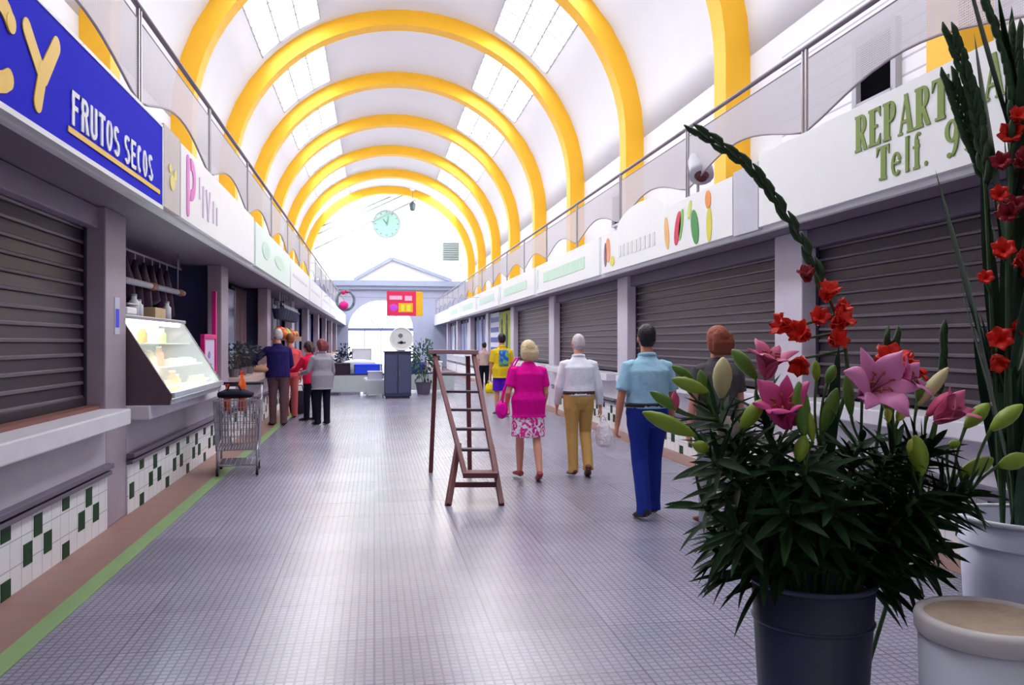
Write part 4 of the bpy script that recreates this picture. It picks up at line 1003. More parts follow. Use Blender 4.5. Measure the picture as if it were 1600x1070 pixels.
# ================================================================ wire trolley
M_wire = mat('trolley_wire', (176, 172, 184), .3, metal=.7, var=.05)
tx, ty = -1.60, 10.35; t = thing('shopping_trolley', 'grey wire shopping trolley parked by the third left counter', 'trolley', (tx, ty, 0), .1)
w = MB(); x0, x1, y0, y1, z0, z1 = -.26, .26, -.35, .35, .30, .88
for i in range(15):
    f = i / 14; x = x0 + (x1 - x0) * f; y = y0 + (y1 - y0) * f
    w.tube([(x, y0, z1), (x * .9, y0 * .88, z0), (x * .9, y1 * .88, z0), (x, y1, z1)], .006, 5); w.tube([(x0, y, z1), (x0 * .9, y * .88, z0), (x1 * .9, y * .88, z0), (x1, y, z1)], .006, 5)
for i in range(8):
    f = i / 7; g = .9 + .1 * f; g2 = .88 + .12 * f; z = z0 + (z1 - z0) * f
    w.tube([(x0 * g, y0 * g2, z), (x1 * g, y0 * g2, z), (x1 * g, y1 * g2, z), (x0 * g, y1 * g2, z)], .006 if i < 7 else .012, 6, closed=True)
w.build('wire_basket', M_wire, t)
w = MB()
for i in range(10): w.tube([(-.21, -.29 + .58 * i / 9, .13), (.21, -.29 + .58 * i / 9, .13)], .006, 5)
for i in range(8): w.tube([(-.21 + .42 * i / 7, -.29, .13), (-.21 + .42 * i / 7, .29, .13)], .006, 5)
w.build('lower_shelf', M_wire, t)
fr_ = MB()
for e in (-1, 1):
    fr_.tube([(e * .22, -.30, .09), (e * .22, -.28, .32), (e * .22, .30, .36), (e * .25, .38, .90), (e * .25, .46, 1.04)], .014, 6)
    fr_.tube([(e * .22, .30, .09), (e * .22, .30, .36)], .014, 6)
fr_.tube([(-.22, -.3, .12), (.22, -.3, .12), (.22, .3, .12), (-.22, .3, .12)], .012, 6, closed=True); fr_.build('frame', M_wire, t, smooth=True)
MB().tube([(-.27, .46, 1.04), (.27, .46, 1.04)], .02, 8).build('handle', mat('black_grip', (30, 28, 38), .5), t, smooth=True)
for ex in (-1, 1):
    for ey in (-1, 1): MB().tube([(ex * .22 - .015, ey * .3, .05), (ex * .22 + .015, ey * .3, .05)], .05, 12).build('wheel', MATS['black_grip'], t)
b = thing('black_bag', 'black bag lying on top of the wire shopping trolley', 'bag', (tx - .02, ty - .12, .885))
fused(MB().tube([(-.20, 0, .045), (-.1, .01, .06), (.1, 0, .06), (.2, 0, .045)], [(.10, .03), (.15, .06), (.15, .055), (.1, .03)], 12, ref=(0, 1, 0)), 'bag_body', cloth('bag_black', (34, 30, 46)), b, .01, 2)
MB().tube([(-.08, -.08, .1), (-.05, -.12, .16), (.05, -.12, .16), (.08, -.08, .1)], .01, 6).build('handle', MATS['cloth_bag_black'], b)
for k, (dx, dy, h_) in enumerate(((.02, .12, .30), (-.16, .16, .2))):
    b = thing('orange_bottle', ['tall orange bottle standing in the wire trolley', 'shorter orange bottle standing in the wire trolley'][k], 'bottle', (tx + dx, ty + dy, .72))
    MB().lathe([(.001, 0), (.045, .002), (.045, h_ * 1.1), (.02, h_ * 1.35), (.02, h_ * 1.5)], 12, cap=True).build('bottle_body', mat('orange_plastic', (238, 96, 36), .35), b, smooth=True)
    MB().lathe([(.024, h_ * 1.48), (.024, h_ * 1.62), (.001, h_ * 1.62)], 12, cap=True).build('cap', mat('red_cap', (200, 50, 40), .4), b)

# ================================================================ far middle of the hall
t = thing('dark_cabinet', 'dark slate cabinet standing in the middle of the far hall', 'cabinet', (.64, 23.5, 0), .0)
MB().box(-.37, .37, -.28, .28, .06, 1.28).build('cabinet_body', mat('slate', (58, 62, 90), .5, var=.15), t, bevel=.015)
for e in (-1, 1): MB().box(e * .185 - .165, e * .185 + .165, -.30, -.28, .14, 1.2).build('door', mat('slate_door', (72, 78, 108), .45, var=.12), t, bevel=.008)
for e in (-1, 1): MB().tube([(e * .04, -.315, .6), (e * .04, -.315, .8)], .012, 6).build('handle', M_steel, t)
MB().box(-.33, .33, -.25, .25, 0, .06).build('plinth', mat('maroon_plinth', (70, 52, 70), .6), t)
MB().box(-.4, .4, -.31, .31, 1.28, 1.31).build('cabinet_top', mat('slate', 0), t, bevel=.006)
t = thing('round_sign', 'round white sign standing on the dark cabinet', 'sign', (.74, 23.4, 1.31))
xz_disc(MB(), 0, .34, .33, -.03, .03).build('disc', mat('sign_grey_white', (226, 228, 226), .5), t, bevel=.01)
MB().tube([(.31 * math.cos(2 * PI * k / 28), -.035, .34 + .31 * math.sin(2 * PI * k / 28)) for k in range(28)], .022, 6, closed=True).build('rim', M_white, t)
xz_disc(xz_disc(MB(), -.02, .43, .06, -.04, -.03, 12), 0, .24, .05, -.04, -.03, 12).box(-.10, .12, -.04, -.03, .21, .26).build('print', mat('sign_mark', (110, 124, 120), .5), t)
MB().box(-.1, .1, -.08, .08, 0, .03).build('foot', M_steel, t)
leaf_ball('potted_tree', 'bushy green tree in a pot right of the dark cabinet', 'plant', (1.45, 25.0, 0), .42, 1.3, 420, (78, 112, 92), .24, (96, 92, 110), 31)
leaf_ball('potted_tree', 'dark bushy plant in a pot between the blue crates and the left stalls', 'plant', (-.95, 27.5, 0), .32, 1.2, 300, (44, 66, 84), .22, (96, 92, 110), 32)
def table(name, label, loc, w, d, h, top, group='display tables in the far hall'):
    t = thing(name, label, 'table', loc, 0, group)
    MB().box(-w / 2, w / 2, -d / 2, d / 2, h - .05, h).build('table_top', top, t, bevel=.006)
    for ex in (-1, 1):
        for ey in (-1, 1): MB().box(ex * (w / 2 - .05) - .025, ex * (w / 2 - .05) + .025, ey * (d / 2 - .05) - .025, ey * (d / 2 - .05) + .025, 0, h - .05).build('leg', M_steel, t)
    MB().box(-w / 2 + .03, w / 2 - .03, -d / 2 - .004, -d / 2 + .012, .08, h - .05).build('front_panel', mat('table_front', (186, 194, 196), .6, var=.1), t)
    return t
def crate(label, loc, w, d, h, col, rz=0, name='crate', cat='crate', group='crates and boxes on the far tables'):
    t = thing(name, label, cat, loc, rz, group); m = mat('crate_%d_%d_%d' % col, col, .5, var=.08)
    MB().box(-w / 2, w / 2, -d / 2, d / 2, 0, .02).box(-w / 2, -w / 2 + .02, -d / 2, d / 2, .02, h).box(w / 2 - .02, w / 2, -d / 2, d / 2, .02, h).box(-w / 2, w / 2, -d / 2, -d / 2 + .02, .02, h).box(-w / 2, w / 2, d / 2 - .02, d / 2, .02, h).build('tray', m, t)
    MB().tube([(-w / 2, -d / 2, h), (w / 2, -d / 2, h), (w / 2, d / 2, h), (-w / 2, d / 2, h)], .018, 4, closed=True).build('rim', m, t); return t
table('display_table', 'grey table with the blue crate, left in the far hall', (-.75, 25.6, 0), 2.3, .8, .62, mat('dark_top', (70, 62, 84), .5))
crate('bright blue crate on the grey table in the far hall', (-.22, 25.4, .62), .75, .45, .26, (30, 70, 226))
crate('dark maroon crate left of the bright blue crate', (-1.12, 25.4, .62), .8, .45, .3, (44, 26, 50))
t = thing('white_packet', 'white packets heaped behind the bright blue crate', 'packet', (-.45, 25.75, .62)); MB().ball((0, 0, .30), (.5, .10, .12), 12, 7).box(-.3, .3, -.08, .08, 0, .25).build('wrapper', M_white, t, smooth=False)
t = thing('white_stool', 'white pedestal stool in front of the blue crate', 'stool', (-.12, 24.6, 0)); MB().lathe([(.001, .0), (.2, 0), (.2, .03), (.05, .06), (.05, .42), (.2, .46), (.2, .5), (.001, .5)], 16).build('pedestal', M_white, t, smooth=False); MB().lathe([(.001, .5), (.19, .5), (.17, .54), (.001, .545)], 16).build('seat', M_white, t)
table('display_table', 'grey table right of the dark cabinet, with white and blue packs', (1.75, 26.4, 0), 1.5, .8, .62, mat('dark_top', 0))
crate('blue crate on the table right of the dark cabinet', (1.35, 26.2, .62), .4, .4, .3, (40, 60, 190)); crate('white crate on the table right of the dark cabinet', (1.85, 26.2, .62), .5, .4, .32, (240, 240, 246))
table('display_table', 'pale table directly left of the dark cabinet', (.02, 24.2, 0), .55, .6, .5, mat('pale_top', (220, 220, 232), .5))
crate('lilac white crate on the pale table left of the cabinet', (.02, 24.1, .5), .42, .35, .22, (206, 206, 230))
for k in range(4):
    crate(['lilac box at the left of the rear stack in the far hall', 'lilac box at the right of the rear stack in the far hall', 'white box on top of the rear stack', 'dark blue box behind the blue crate'][k], ((-.75, 27.0, .0), (-.05, 27.0, 0), (-.4, 27.0, .85), (-1.4, 26.9, 0))[k], .6, .5, .85 if k != 2 else .5, ((190, 180, 220), (180, 186, 222), (236, 236, 244), (40, 44, 90))[k])
# hanging red banner and a pink flower ring on a cable
cb_ = thing('cable', 'thin cable strung across the far hall between the galleries', 'cable', (SX(LEFT, .44), 30.2, 3.2))
MB().tube([(0, 0, 0), (2.7, 0, -.06), (SX(RIGHT, .44) - SX(LEFT, .44), 0, 0)], .012, 6).build('wire', M_steel, cb_)
a, b = at(604, 456, 30.3), at(660, 494, 30.3)
bn = thing('hanging_banner', 'red banner with orange and yellow shapes hanging over the far hall', 'banner', ((a.x + b.x) / 2, 30.2, b.z))
w, h = (b.x - a.x) / 2, a.z - b.z
MB().box(-w, w, -.02, .02, 0, h).build('cloth', mat('banner_red', (236, 44, 92), .6, var=.06), bn)
MB().box(-w * .35, w * .45, -.026, -.02, h * .15, h * .52).box(w * .62, w, -.026, -.02, 0, h).build('yellow_print', mat('banner_yellow', (250, 190, 40), .6), bn)
MB().box(-w * .85, -w * .15, -.026, -.02, h * .66, h * .82).box(0, w * .4, -.026, -.02, h * .62, h * .82).build('white_print', mat('banner_pale', (250, 190, 220), .6), bn)
MB().ball((-w * .62, -.02, h * .34), (.15, .01, .13), 12, 6).build('violet_print', mat('banner_violet', (206, 80, 220), .6), bn)
MB().box(-w * .2, -w * .02, -.028, -.02, h * .2, h * .46).box(w * .1, w * .32, -.028, -.02, h * .2, h * .46).build('bright_print', mat('banner_bright', (236, 240, 70), .6), bn)
for e in (-.9, .9): MB().tube([(e * w, 0, h), (e * w, 0, 3.16 - b.z)], .008, 5).build('cord', M_steel, bn)
c = at(541, 474, 30.3)
fb = thing('flower_ring', 'hanging ring of leaves with a pink ball, left of the red banner', 'decoration', (c.x, 30.2, c.z))
MB().tube([(.3 * math.cos(2 * PI * k / 24), .02 * math.sin(k * 2.1), .08 + .34 * math.sin(2 * PI * k / 24)) for k in range(24)], .05, 7, closed=True).build('leaf_ring', mat('ring_green', (110, 130, 140), .7, var=.3, vscale=30), fb)
MB().ball((-.06, -.04, -.1), .16, 12, 8).build('pink_ball', mat('hot_pink', (246, 30, 150), .5), fb, smooth=True)
MB().ball((-.08, -.03, .36), .08, 10, 7).ball((.06, -.03, .38), .06, 10, 7).build('red_flower', mat('ring_red', (206, 40, 100), .5), fb, smooth=True)
MB().tube([(0, 0, .42), (0, 0, 3.17 - c.z)], .008, 5).build('cord', M_steel, fb)
# ================================================================ flowers in the foreground
M_leaf = mat('lily_leaf', (30, 58, 28), .6, var=.35, vscale=9, spec=.15)
M_stem = mat('lily_stem', (62, 92, 44), .5, var=.2, vscale=9)
M_bud = mat('lily_bud', (142, 168, 52), .45, var=.2, vscale=20)
M_budc = mat('cream_bud', (206, 196, 142), .45, var=.18, vscale=20)
M_budp = mat('pink_bud', (224, 84, 130), .45, var=.25, vscale=24)
M_budw = mat('blush_bud', (226, 206, 206), .5, var=.15, vscale=24)
M_pk = mat('deep_pink_petal', (214, 72, 140), .5, var=.25, vscale=22, sub=.1)
M_pk2 = mat('lavender_pink_petal', (226, 134, 186), .5, var=.2, vscale=22, sub=.1)
M_pk3 = mat('soft_pink_petal', (222, 108, 150), .5, var=.25, vscale=22, sub=.1)
M_red = mat('red_petal', (232, 40, 22), .5, var=.22, vscale=26, sub=.1)
M_dred = mat('dark_red_petal', (150, 16, 34), .5, var=.25, vscale=26)
M_sword = mat('gladiolus_leaf', (30, 62, 40), .45, var=.35, vscale=8)
M_gstem = mat('gladiolus_stem', (58, 88, 52), .5, var=.25, vscale=10)
M_sheath = mat('gladiolus_sheath', (44, 74, 40), .5, var=.3, vscale=14)
M_anther = mat('brown_anther', (150, 70, 40), .7)

def leaf(mb, b, d, up, L_, w, droop=.5, fold=.25, n=6):
    d = d.normalized(); s = d.cross(up)
    if s.length < 1e-3: s = d.orthogonal()
    s.normalize(); nrm = s.cross(d).normalized(); p = V(b); rows = []; v = d.copy()
    for i in range(n + 1):
        f = i / n; ww = w * (math.sin(PI * min(1, .12 + f * .88)) ** .8) if f < 1 else 0
        rows.append([p - s * ww / 2 + nrm * ww * fold, p.copy(), p + s * ww / 2 + nrm * ww * fold])
        v = (v + V((0, 0, -droop / n))).normalized(); p = p + v * (L_ / n)
    mb.sheet(rows)
def bezier(a, b, c, n=10):
    a, b, c = V(a), V(b), V(c); return [a * (1 - f) ** 2 + b * 2 * f * (1 - f) + c * f ** 2 for f in [i / n for i in range(n + 1)]]
def bud(base, tip, r, m, parent, o):
    d = V(tip) - V(base); pr = [(0, .25), (.1, .5), (.28, .84), (.5, 1.0), (.7, .90), (.87, .6), (.96, .3), (1, .1)]
    MB().tube([V(base) + d * a - o for a, _ in pr], [r * q for _, q in pr], 12, lobes=3, lobe=.10).build('bud', m, parent, smooth=True)
def petal_rows(c, axis, out, L_, w, flare, n=7, ruffle=.0, seed=0):
    """petal leaving c along axis and bending towards out"""
    axis = axis.normalized(); out = (out - axis * out.dot(axis)).normalized(); s = axis.cross(out); rows = []; p = V(c); ang = .25
    for i in range(n + 1):
        f = i / n; ww = w * math.sin(PI * (.10 + .88 * f)) ** .7 if f < 1 else w * .05
        v = axis * math.cos(ang) + out * math.sin(ang); nn = out * math.cos(ang) - axis * math.sin(ang)
        row = []
        for j in range(-2, 3):
            e = j / 2; row.append(p + s * ww / 2 * e + nn * (-.10 * w * (1 - e * e) + ruffle * w * math.sin(f * 9 + j * 1.7 + seed) * abs(e)))
        rows.append(row); p = p + v * (L_ / n); ang += flare / n * (f * 1.6 + .25)
    return rows
def lily(c, axis, size, m, parent, o, flare=1.6, name='lily_flower'):
    axis = V(axis).normalized(); c = V(c) - o; mb = MB(); a = axis.orthogonal().normalized(); b = axis.cross(a)
    for k in range(6):
        q = PI * k / 3; out = a * math.cos(q) + b * math.sin(q)
        mb.sheet(petal_rows(c + axis * (.004 * (k % 2)), axis, out, size * (1.0 if k % 2 else .94), size * (.50 if k % 2 else .34), flare, ruffle=.08, seed=k))
    f = mb.build(name, m, parent, smooth=True, solid=.0015, subsurf=1)
    sm = MB()
    for k in range(6):
        q = PI * k / 3 + .3; out = a * math.cos(q) + b * math.sin(q); e = c + axis * size * .62 + out * size * .16
        sm.tube([c + axis * .01, c + axis * size * .35 + out * size * .05, e], .0016, 5); sm.tube([e - out * .008, e + out * .008], .003, 5)
    sm.build('stamen', M_anther, f, smooth=True)
    return f
def glad(c, axis, size, m, parent, o, seed=0):
    axis = V(axis).normalized(); c = V(c) - o; mb = MB(); a = axis.orthogonal().normalized(); b = axis.cross(a)
    for k in range(6):
        q = PI * k / 3 + seed; out = a * math.cos(q) + b * math.sin(q)
        mb.sheet(petal_rows(c + axis * .003 * (k % 2), axis, out, size, size * .62, 1.2, ruffle=.16, seed=k + seed))
    return mb.build('blossom', m, parent, smooth=True, solid=.0014)

# ---- buckets
def bucket(label, c, rt, rb, h, m, m2, cat='bucket', rimr=.008):
    t = thing('flower_bucket', label, cat, c)
    MB().lathe([(.001, 0), (rb, 0), (rb + .004, .01), (rt, h), (rt - .006, h), (rb - .004, .02), (.001, .02)], 40).build('bucket_wall', m, t, smooth=True)
    MB().tube([(rt * math.cos(2 * PI * k / 40), rt * math.sin(2 * PI * k / 40), h - .004) for k in range(40)], rimr, 8, closed=True).build('rim', m2, t, smooth=True)
    f = .86; rr = rb + (rt - rb) * f + .003
    MB().tube([(rr * math.cos(2 * PI * k / 40), rr * math.sin(2 * PI * k / 40), h * f) for k in range(40)], .004, 6, closed=True).build('moulded_ring', m, t, smooth=True)
    MB().lathe([(.001, h * .55), (rb + (rt - rb) * .55 - .008, h * .55)], 32).build('water', mat('bucket_water', (60, 72, 80), .1, var=0), t)
    return t
DB = 2.5; B1 = at(1269, 902, DB); B1F = V((B1.x, B1.y, 0))
M_b1 = mat('slate_bucket', (70, 73, 98), .45, var=.06, vscale=4)
bucket('tall slate blue flower bucket full of lilies in the foreground', B1F, .178, .125, B1.z, M_b1, M_b1)
B2 = at(1603, 806, 2.62); hb2 = .58; B2F = V((B2.x, B2.y, B2.z - hb2))
M_b2 = mat('lilac_white_bucket', (190, 190, 216), .4, var=.04, vscale=4)
bucket('pale lilac bucket of gladioli at the right edge', B2F, .19, .155, hb2, M_b2, mat('bucket_rim_white', (228, 228, 240), .4))
cr = thing('wooden_crate', 'wooden crate under the pale bucket of gladioli', 'crate', (B2.x, B2.y, 0)); zc = B2.z - hb2
w = MB()
for e in (-1, 1):
    for k in range(3): w.box(-.2, .2, e * .185 - .008, e * .185 + .008, .02 + k * zc / 3, .02 + k * zc / 3 + zc / 3 - .03); w.box(e * .195 - .008, e * .195 + .008, -.177, .177, .02 + k * zc / 3, .02 + k * zc / 3 + zc / 3 - .03)
w.build('slat', mat('crate_wood', (150, 124, 100), .7, var=.2), cr); w = MB()
for ex in (-1, 1):
    for ey in (-1, 1): w.box(ex * .17 - .015, ex * .17 + .015, ey * .16 - .015, ey * .16 + .015, 0, zc - .016)
w.build('corner_post', mat('crate_wood', 0), cr); MB().box(-.2, .2, -.19, .19, zc - .016, zc - .001).build('crate_top', mat('crate_wood', 0), cr)
# white tub with a tan padded rim, in front
TB = at(1545, 962, 2.06); TF = V((TB.x, TB.y, 0)); rt_ = .165
t = thing('white_tub', 'round white tub with a thick tan rim at the lower right corner', 'tub', TF)
MB().lathe([(.001, 0), (rt_ * .84, 0), (rt_ * .97, TB.z - .04), (rt_ * .93, TB.z - .04), (rt_ * .80, .03), (.001, .03)], 48).build('tub_wall', mat('tub_white', (220, 220, 232), .45, var=.04), t, smooth=True)
MB().lathe([(rt_ * .98, TB.z - .05), (rt_ * 1.02, TB.z - .04), (rt_ * 1.03, TB.z - .012), (rt_ * 1.0, TB.z), (rt_ * .90, TB.z + .002), (rt_ * .88, TB.z - .008), (rt_ * .90, TB.z - .04)], 48).build('rim', mat('tub_rim', (222, 216, 212), .5, var=.08), t, smooth=True)
MB().lathe([(.001, TB.z - .008), (rt_ * .89, TB.z - .006)], 48).build('filling', mat('tan_filling', (192, 170, 148), .8, var=.25, vscale=20, bump=.5), t, smooth=True)

# ---- lilies: (label, [bud (base px, tip px, radius, material)], [flower (px, axis, size, material, flare)], stem top px, depth)
def S(label, top, d, buds=(), flowers=(), leaves=36, group='lily stems in the slate bucket', seed=0, base=None, low=.08, size=1.0):
    rnd = random.Random(seed * 13 + 5); T = at(*top, d); a = rnd.uniform(0, 2 * PI)
    off = V((T.x - B1.x, T.y - B1.y, 0)); off = off.normalized() * min(.12, off.length * .4) if off.length > 1e-4 else V((0, 0, 0))
    foot = base if base is not None else B1F + V((off.x * .35 + .03 * math.cos(a), off.y * .35 + .03 * math.sin(a), .06))
    rim = B1F + V((off.x + .015 * math.cos(a), off.y + .015 * math.sin(a), B1.z))
    t = thing('lily_stem', label, 'lily', foot, 0, group); o = foot
    up = bezier(rim, rim + V((off.x * .6, off.y * .6, max(.02, (T.z - rim.z) * .6))), T, 10)
    path = [foot + (rim - foot) * f for f in (0, .5)] + up
    sm = MB(); sm.tube([p - o for p in path], [.0065] * len(path), 7)
    lf = MB()
    if d < 2.42 and low < .2: low = .24
    for k in range(leaves):
        f = low + (1 - low) * (k + rnd.random() * .5) / leaves; g = f * 10; i = min(9, int(g)); p = up[i].lerp(up[i + 1], g - i); tn = (up[i + 1] - up[i]).normalized()
        q = k * 2.4 + a; rad = tn.orthogonal(); rad.rotate(Quaternion(tn, q)); L_ = (.20 - .06 * f) * rnd.uniform(.8, 1.15) * size
        leaf(lf, p - o, rad * 1.0 + tn * rnd.uniform(.15, .75), tn, L_, L_ * .17, rnd.uniform(.0, .38))
    tn = (up[-1] - up[-2]).normalized()
    for k in range(9 if buds or flowers else 4):
        rad = tn.orthogonal(); rad.rotate(Quaternion(tn, k * 2.4 + a)); L_ = rnd.uniform(.09, .14)
        leaf(lf, T - tn * .012 * k - o, rad * rnd.uniform(.5, 1.0) + tn * .8, tn, L_, L_ * .17, rnd.uniform(0, .3))
    for bd in buds:
        (bx, by), (tx_, ty_), r, m = bd[:4]; dd = d + (bd[4] if len(bd) > 4 else 0); b, e = at(bx, by, dd), at(tx_, ty_, dd - .015)
        sm.tube([p - o for p in bezier(T, (T + b) / 2 + V((0, 0, .0)) + (b - T).cross(V((0, 1, 0))) * .12, b, 5)], [.005, .0045, .004, .004, .0045, .006], 6)
        bud(b, e, r * 1.1, m, t, o)
    for (fx, fy), ax, size_, m, fl in flowers:
        c = at(fx, fy, d - .02)
        A = V((ax[0] * CT + ax[1] * ST, -ax[0] * ST + ax[1] * CT, ax[2]))      # axis given in the camera's frame: right, away, up
        sm.tube([p - o for p in bezier(T, (T + c) / 2, c, 4)], .0045, 6)
        lily(c, A, size_ * 1.45, m, t, o, fl)
    sm.build('stem', M_stem, t, smooth=True); lf.build('foliage', M_leaf, t, smooth=True, fix=False)
    return t
S('lily stem at far left with two long yellow green buds', (1112, 715), 2.35, [((1085, 680), (1004, 644), .021, M_bud), ((1108, 702), (1082, 694), .016, M_bud)], seed=1)
S('lily stem at upper left with a bright green bud and a small red bud', (1122, 655), 2.4, [((1106, 612), (1050, 592), .018, M_bud), ((1060, 640), (1016, 612), .015, mat('green_bud', (96, 136, 50), .45, var=.2)), ((1056, 642), (1054, 612), .011, M_budp)], seed=2)
S('lily stem at upper left with two upright green buds', (1118, 645), 2.62, [((1082, 592), (1050, 572), .014, MATS['green_bud']), ((1102, 620), (1094, 578), .016, MATS['green_bud']), ((1075, 610), (1068, 585), .012, M_bud)], seed=3)
S('lily stem with a fat cream bud and a blush white flower low on the left', (1150, 700), 2.45, [((1127, 622), (1130, 558), .026, M_budc), ((1140, 692), (1134, 650), .033, M_budw)], seed=4)
S('lily stem with a green bud below the upper pink flower', (1188, 640), 2.5, [((1182, 592), (1144, 546), .020, MATS['green_bud'])], [((1196, 592), (.1, -.35, .9), .09, M_pk3, 1.7)], seed=5)
S('lily stem with the deep pink trumpet flower facing left', (1214, 700), 2.38, [((1157, 672), (1192, 624), .021, M_bud)], [((1232, 668), (-.35, -.55, .75), .115, M_pk, 1.15)], seed=6)
S('lily stem with a big upright green bud in the middle', (1258, 730), 2.3, [((1256, 682), (1248, 596), .022, MATS['green_bud']), ((1246, 722), (1258, 680), .018, M_bud), ((1270, 690), (1262, 640), .012, M_bud)], seed=7)
S('lily stem with a leaning green bud right of the middle', (1284, 710), 2.42, [((1284, 676), (1308, 606), .020, MATS['green_bud']), ((1276, 596), (1274, 563), .012, M_bud), ((1292, 600), (1304, 570), .014, MATS['green_bud'])], seed=8)
S('lily stem with the wide open lavender pink flower', (1345, 690), 2.36, [((1330, 650), (1322, 585), .014, MATS['green_bud'])], [((1347, 622), (.12, -.85, .45), .125, M_pk2, 2.0)], seed=9)
S('lily stem with small yellow buds under the open flower', (1398, 700), 2.34, [((1392, 656), (1384, 606), .015, MATS['green_bud']), ((1402, 658), (1414, 636), .013, mat('yellow_bud', (206, 206, 90), .45, var=.15)), ((1388, 660), (1388, 630), .011, MATS['yellow_bud'])], [((1392, 604), (.55, -.45, .35), .075, M_pk2, 1.7)], seed=10)
S('lily stem with a long cream bud leaning right', (1430, 690), 2.44, [((1433, 634), (1482, 574), .018, M_budc), ((1434, 628), (1440, 590), .013, MATS['green_bud'])], seed=11)
S('lily stem with a half open pink flower and pink bud at right', (1448, 705), 2.4, [((1448, 650), (1488, 612), .017, M_budp)], [((1460, 660), (.5, -.5, .55), .085, M_pk3, 1.1)], seed=12)
S('lily stem with a broad green bud low on the right', (1438, 772), 2.28, [((1440, 742), (1430, 680), .024, M_bud), ((1425, 712), (1424, 686), .012, MATS['yellow_bud'])], seed=13)
S('lily stem with two plump green buds pointing right over the gap', (1490, 775), 2.42, [((1508, 668), (1546, 630), .020, M_bud), ((1496, 742), (1552, 716), .022, M_bud), ((1480, 700), (1500, 690), .012, M_bud)], seed=14)
S('lily stem with long buds reaching the right edge', (1515, 770), 2.3, [((1548, 672), (1598, 632), .020, M_bud), ((1560, 728), (1606, 712), .021, M_bud)], seed=15)
fill = [(1100, 790, 2.45), (1150, 830, 2.3), (1180, 770, 2.6), (1230, 800, 2.28), (1300, 790, 2.28), (1340, 760, 2.55), (1380, 830, 2.35), (1430, 840, 2.45), (1470, 800, 2.6), (1200, 730, 2.7), (1400, 730, 2.7)]
for k, (x, y, d) in enumerate(fill):
    S('leafy lily stem without a flower among the dark leaves in the slate bucket', (x, y), d, leaves=30, seed=30 + k, size=1.05)
# low leaves that spray over the rim are on two short stems
for k, (x, y, d) in enumerate(((1130, 868, 2.5), (1440, 885, 2.5), (1120, 835, 2.62), (1455, 850, 2.62))):
    S('leafy lily stem without a flower among the dark leaves in the slate bucket', (x, y), d, leaves=22, seed=50 + k, size=1.15)

# ---- gladioli
def G(label, pts, flowers, base, group, leaves=3, seed=0, d=2.6, sheath=(.45, 1.0), rstem=.008, cat='gladiolus', dl=.7):
    rnd = random.Random(seed); P = [at(x, y, dd) for x, y, dd in pts]
    # smooth path through P
    path = []
    Q = [base] + P
    for i in range(len(Q) - 1):
        p0, p1, p2, p3 = Q[max(0, i - 1)], Q[i], Q[i + 1], Q[min(len(Q) - 1, i + 2)]
        for j in range(6):
            f = j / 6; path.append(.5 * ((2 * p1) + (p2 - p0) * f + (2 * p0 - 5 * p1 + 4 * p2 - p3) * f * f + (3 * p1 - p0 - 3 * p2 + p3) * f ** 3))
    path.append(Q[-1]); n = len(path)
    t = thing('gladiolus', label, cat, base, 0, group); o = base
    MB().tube([p - o for p in path], [rstem * (1 - .65 * i / (n - 1)) for i in range(n)], 7).build('stem', M_gstem, t, smooth=True)
    sh = MB(); m = 22
    for k in range(m):
        f = sheath[0] + (sheath[1] - sheath[0]) * k / (m - 1); i = min(n - 2, int(f * (n - 1))); p = path[i].lerp(path[i + 1], f * (n - 1) - i); tn = (path[i + 1] - path[i]).normalized()
        sd = tn.orthogonal(); sd.rotate(Quaternion(tn, k * PI + .35 * rnd.random() + seed)); L_ = .085 * (1.1 - .35 * f)
        e = p + tn * L_ + sd * .010; sh.tube([p - o, p + tn * L_ * .3 + sd * .010 - o, p + tn * L_ * .65 + sd * .012 - o, e - o], [.006, .0105, .009, .002], 7)
    sh.build('bud_sheath', M_sheath, t, smooth=True)
    lf = MB()
    for k in range(leaves):
        i = int(n * (.1 + .08 * k)); p = path[i]; tn = (path[i + 1] - path[i]).normalized(); sd = tn.orthogonal(); sd.rotate(Quaternion(tn, k * 2.2 + seed))
        leaf(lf, p - o, tn + sd * rnd.uniform(.08, .2), sd, rnd.uniform(.75, 1.1) * dl, .042, .04, .12, 10)
    if leaves: lf.build('sword_leaf', M_sword, t, smooth=True, fix=False)
    for k, ((fx, fy), dd, ax, size, mm) in enumerate(flowers):
        c = at(fx, fy, dd); A = V((ax[0] * CT + ax[1] * ST, -ax[0] * ST + ax[1] * CT, ax[2])); j = min(range(n), key=lambda q: (path[q] - c).length)
        f = glad(c, A, size * 1.5, mm, t, o, k); MB().tube([path[j] - o, c - o], [.005, .004], 6).build('flower_tube', M_gstem, f)
    return t
gb1 = B1F + V((.02, .07, .06))
gg = 'red gladioli standing among the lilies'
G('tall gladiolus arching to the left over the slate bucket', [(1290, 760, 2.62), (1324, 575, 2.58), (1275, 420, 2.55), (1214, 315, 2.5), (1168, 258, 2.48), (1100, 210, 2.45)],
  [((1296, 535), 2.56, (.2, -.7, .2), .045, M_red), ((1280, 505), 2.54, (-.2, -.7, .4), .042, M_red), ((1306, 490), 2.56, (.5, -.5, .6), .035, M_red), ((1262, 528), 2.54, (-.6, -.5, .3), .052, M_red), ((1240, 512), 2.52, (-.9, -.2, .2), .048, M_red), ((1254, 560), 2.55, (-.4, -.6, -.4), .045, M_red), ((1300, 512), 2.54, (.4, -.6, .5), .05, M_red), ((1288, 470), 2.55, (.1, -.6, .8), .045, M_red), ((1262, 440), 2.55, (-.3, -.5, .8), .035, M_dred)], gb1, gg, 2, 1, dl=.5)
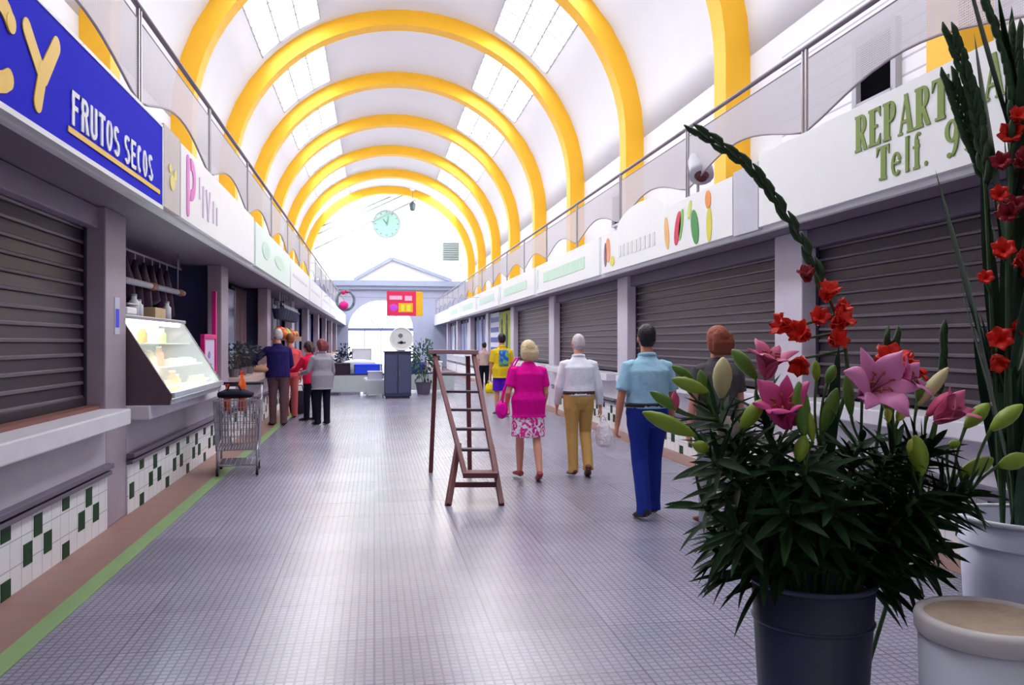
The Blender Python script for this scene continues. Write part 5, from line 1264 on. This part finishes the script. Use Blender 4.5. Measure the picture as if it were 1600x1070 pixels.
G('short gladiolus with orange red blossoms behind the open lavender flower', [(1360, 760, 2.66), (1385, 590, 2.62), (1392, 540, 2.6)], [((1386, 585), 2.58, (-.1, -.6, .6), .07, M_red), ((1402, 592), 2.6, (.5, -.4, .4), .06, M_red), ((1372, 596), 2.6, (-.5, -.5, .4), .055, M_red)], gb1 + V((.04, 0, 0)), gg, 1, 2, sheath=(.75, 1), dl=.4)
G('budding gladiolus spike standing behind the cream bud', [(1440, 760, 2.7), (1470, 600, 2.7), (1474, 530, 2.68)], [], gb1 + V((.06, .02, 0)), gg, 1, 3, sheath=(.6, 1), dl=.4)
gb = B2F + V((0, 0, .04)); g2 = 'gladioli in the pale bucket'
G('gladiolus with one leaning tip, leftmost in the pale bucket', [(1560, 700, 2.6), (1546, 420, 2.6), (1536, 250, 2.58), (1520, 150, 2.56), (1490, 62, 2.54)], [((1540, 440), 2.56, (-.4, -.7, .3), .032, M_red)], gb + V((-.05, 0, 0)), g2, 3, 4, sheath=(.55, 1))
G('gladiolus with a forked lower tip left in the pale bucket', [(1568, 720, 2.66), (1552, 460, 2.66), (1540, 290, 2.64), (1512, 205, 2.62), (1488, 132, 2.6)], [((1560, 535), 2.56, (-.4, -.8, .2), .05, M_red), ((1572, 522), 2.58, (.4, -.8, .3), .045, M_red), ((1556, 556), 2.58, (-.2, -.7, -.5), .04, M_red)], gb + V((-.06, .05, 0)), g2, 3, 5, sheath=(.6, 1))
G('tallest gladiolus with a thick arching tip in the pale bucket', [(1580, 700, 2.55), (1575, 400, 2.55), (1582, 200, 2.53), (1572, 100, 2.52), (1542, 8, 2.5)], [((1566, 262), 2.5, (-.5, -.7, .3), .04, M_dred), ((1560, 310), 2.5, (-.4, -.8, .2), .036, M_red)], gb + V((-.02, -.04, 0)), g2, 3, 6, sheath=(.55, 1), rstem=.010)
for k in range(5):
    x = 1578 + 13 * k; r = random.Random(70 + k)
    fl = [((x + r.uniform(-14, 10), y), 2.54 + r.uniform(-.04, .06), (r.uniform(-.6, .3), -.7, .3), r.uniform(.034, .05), M_dred if j % 3 else M_red) for j, y in enumerate((190 + 30 * k, 260 + 18 * k, 330 + 12 * k, 400 + 15 * k))]
    G(['dark red gladiolus just right of the tallest one', 'dark red gladiolus second from the tallest one', 'dark red gladiolus third from the tallest one', 'dark red gladiolus near the right edge', 'dark red gladiolus at the right edge'][k],
      [(x - 4, 700, 2.6 + .03 * k), (x + 2, 420, 2.6 + .03 * k), (x + 8, 200, 2.58), (x + 10 + 6 * (k % 3), 60 + 40 * ((k * 2) % 5), 2.56)], fl, gb + V((.0 + .025 * k, .03 * (k % 3) - .03, 0)), g2, 8, 10 + k, sheath=(.7, 1))

# ================================================================ light, sky, camera
W_ = bpy.data.worlds.new('World'); bpy.context.scene.world = W_; W_.use_nodes = True
bgn = W_.node_tree.nodes['Background']; bgn.inputs[0].default_value = (.90, .95, 1.0, 1); bgn.inputs[1].default_value = 2.4
sun = bpy.data.lights.new('Sun', 'SUN'); sun.energy = 2.0; sun.angle = math.radians(4); so = bpy.data.objects.new('Sun', sun); C.objects.link(so); so.rotation_euler = (math.radians(35), math.radians(10), 0)
cam = bpy.data.cameras.new('Camera'); cam.sensor_width = 36; cam.lens = F / 1600 * 36; cam.clip_end = 300; cam.clip_start = .05
co = bpy.data.objects.new('Camera', cam); C.objects.link(co); co.location = (0, 0, EYE); co.rotation_euler = (PI / 2, 0, -TH)
sc = bpy.context.scene; sc.camera = co
vs = sc.view_settings; vs.view_transform = 'Standard'; vs.look = 'None'; vs.gamma = 1; vs.exposure = 0.55; vs.use_curve_mapping = False
sc.cycles.max_bounces = 6; sc.cycles.diffuse_bounces = 4; sc.cycles.transparent_max_bounces = 16; sc.cycles.use_denoising = True
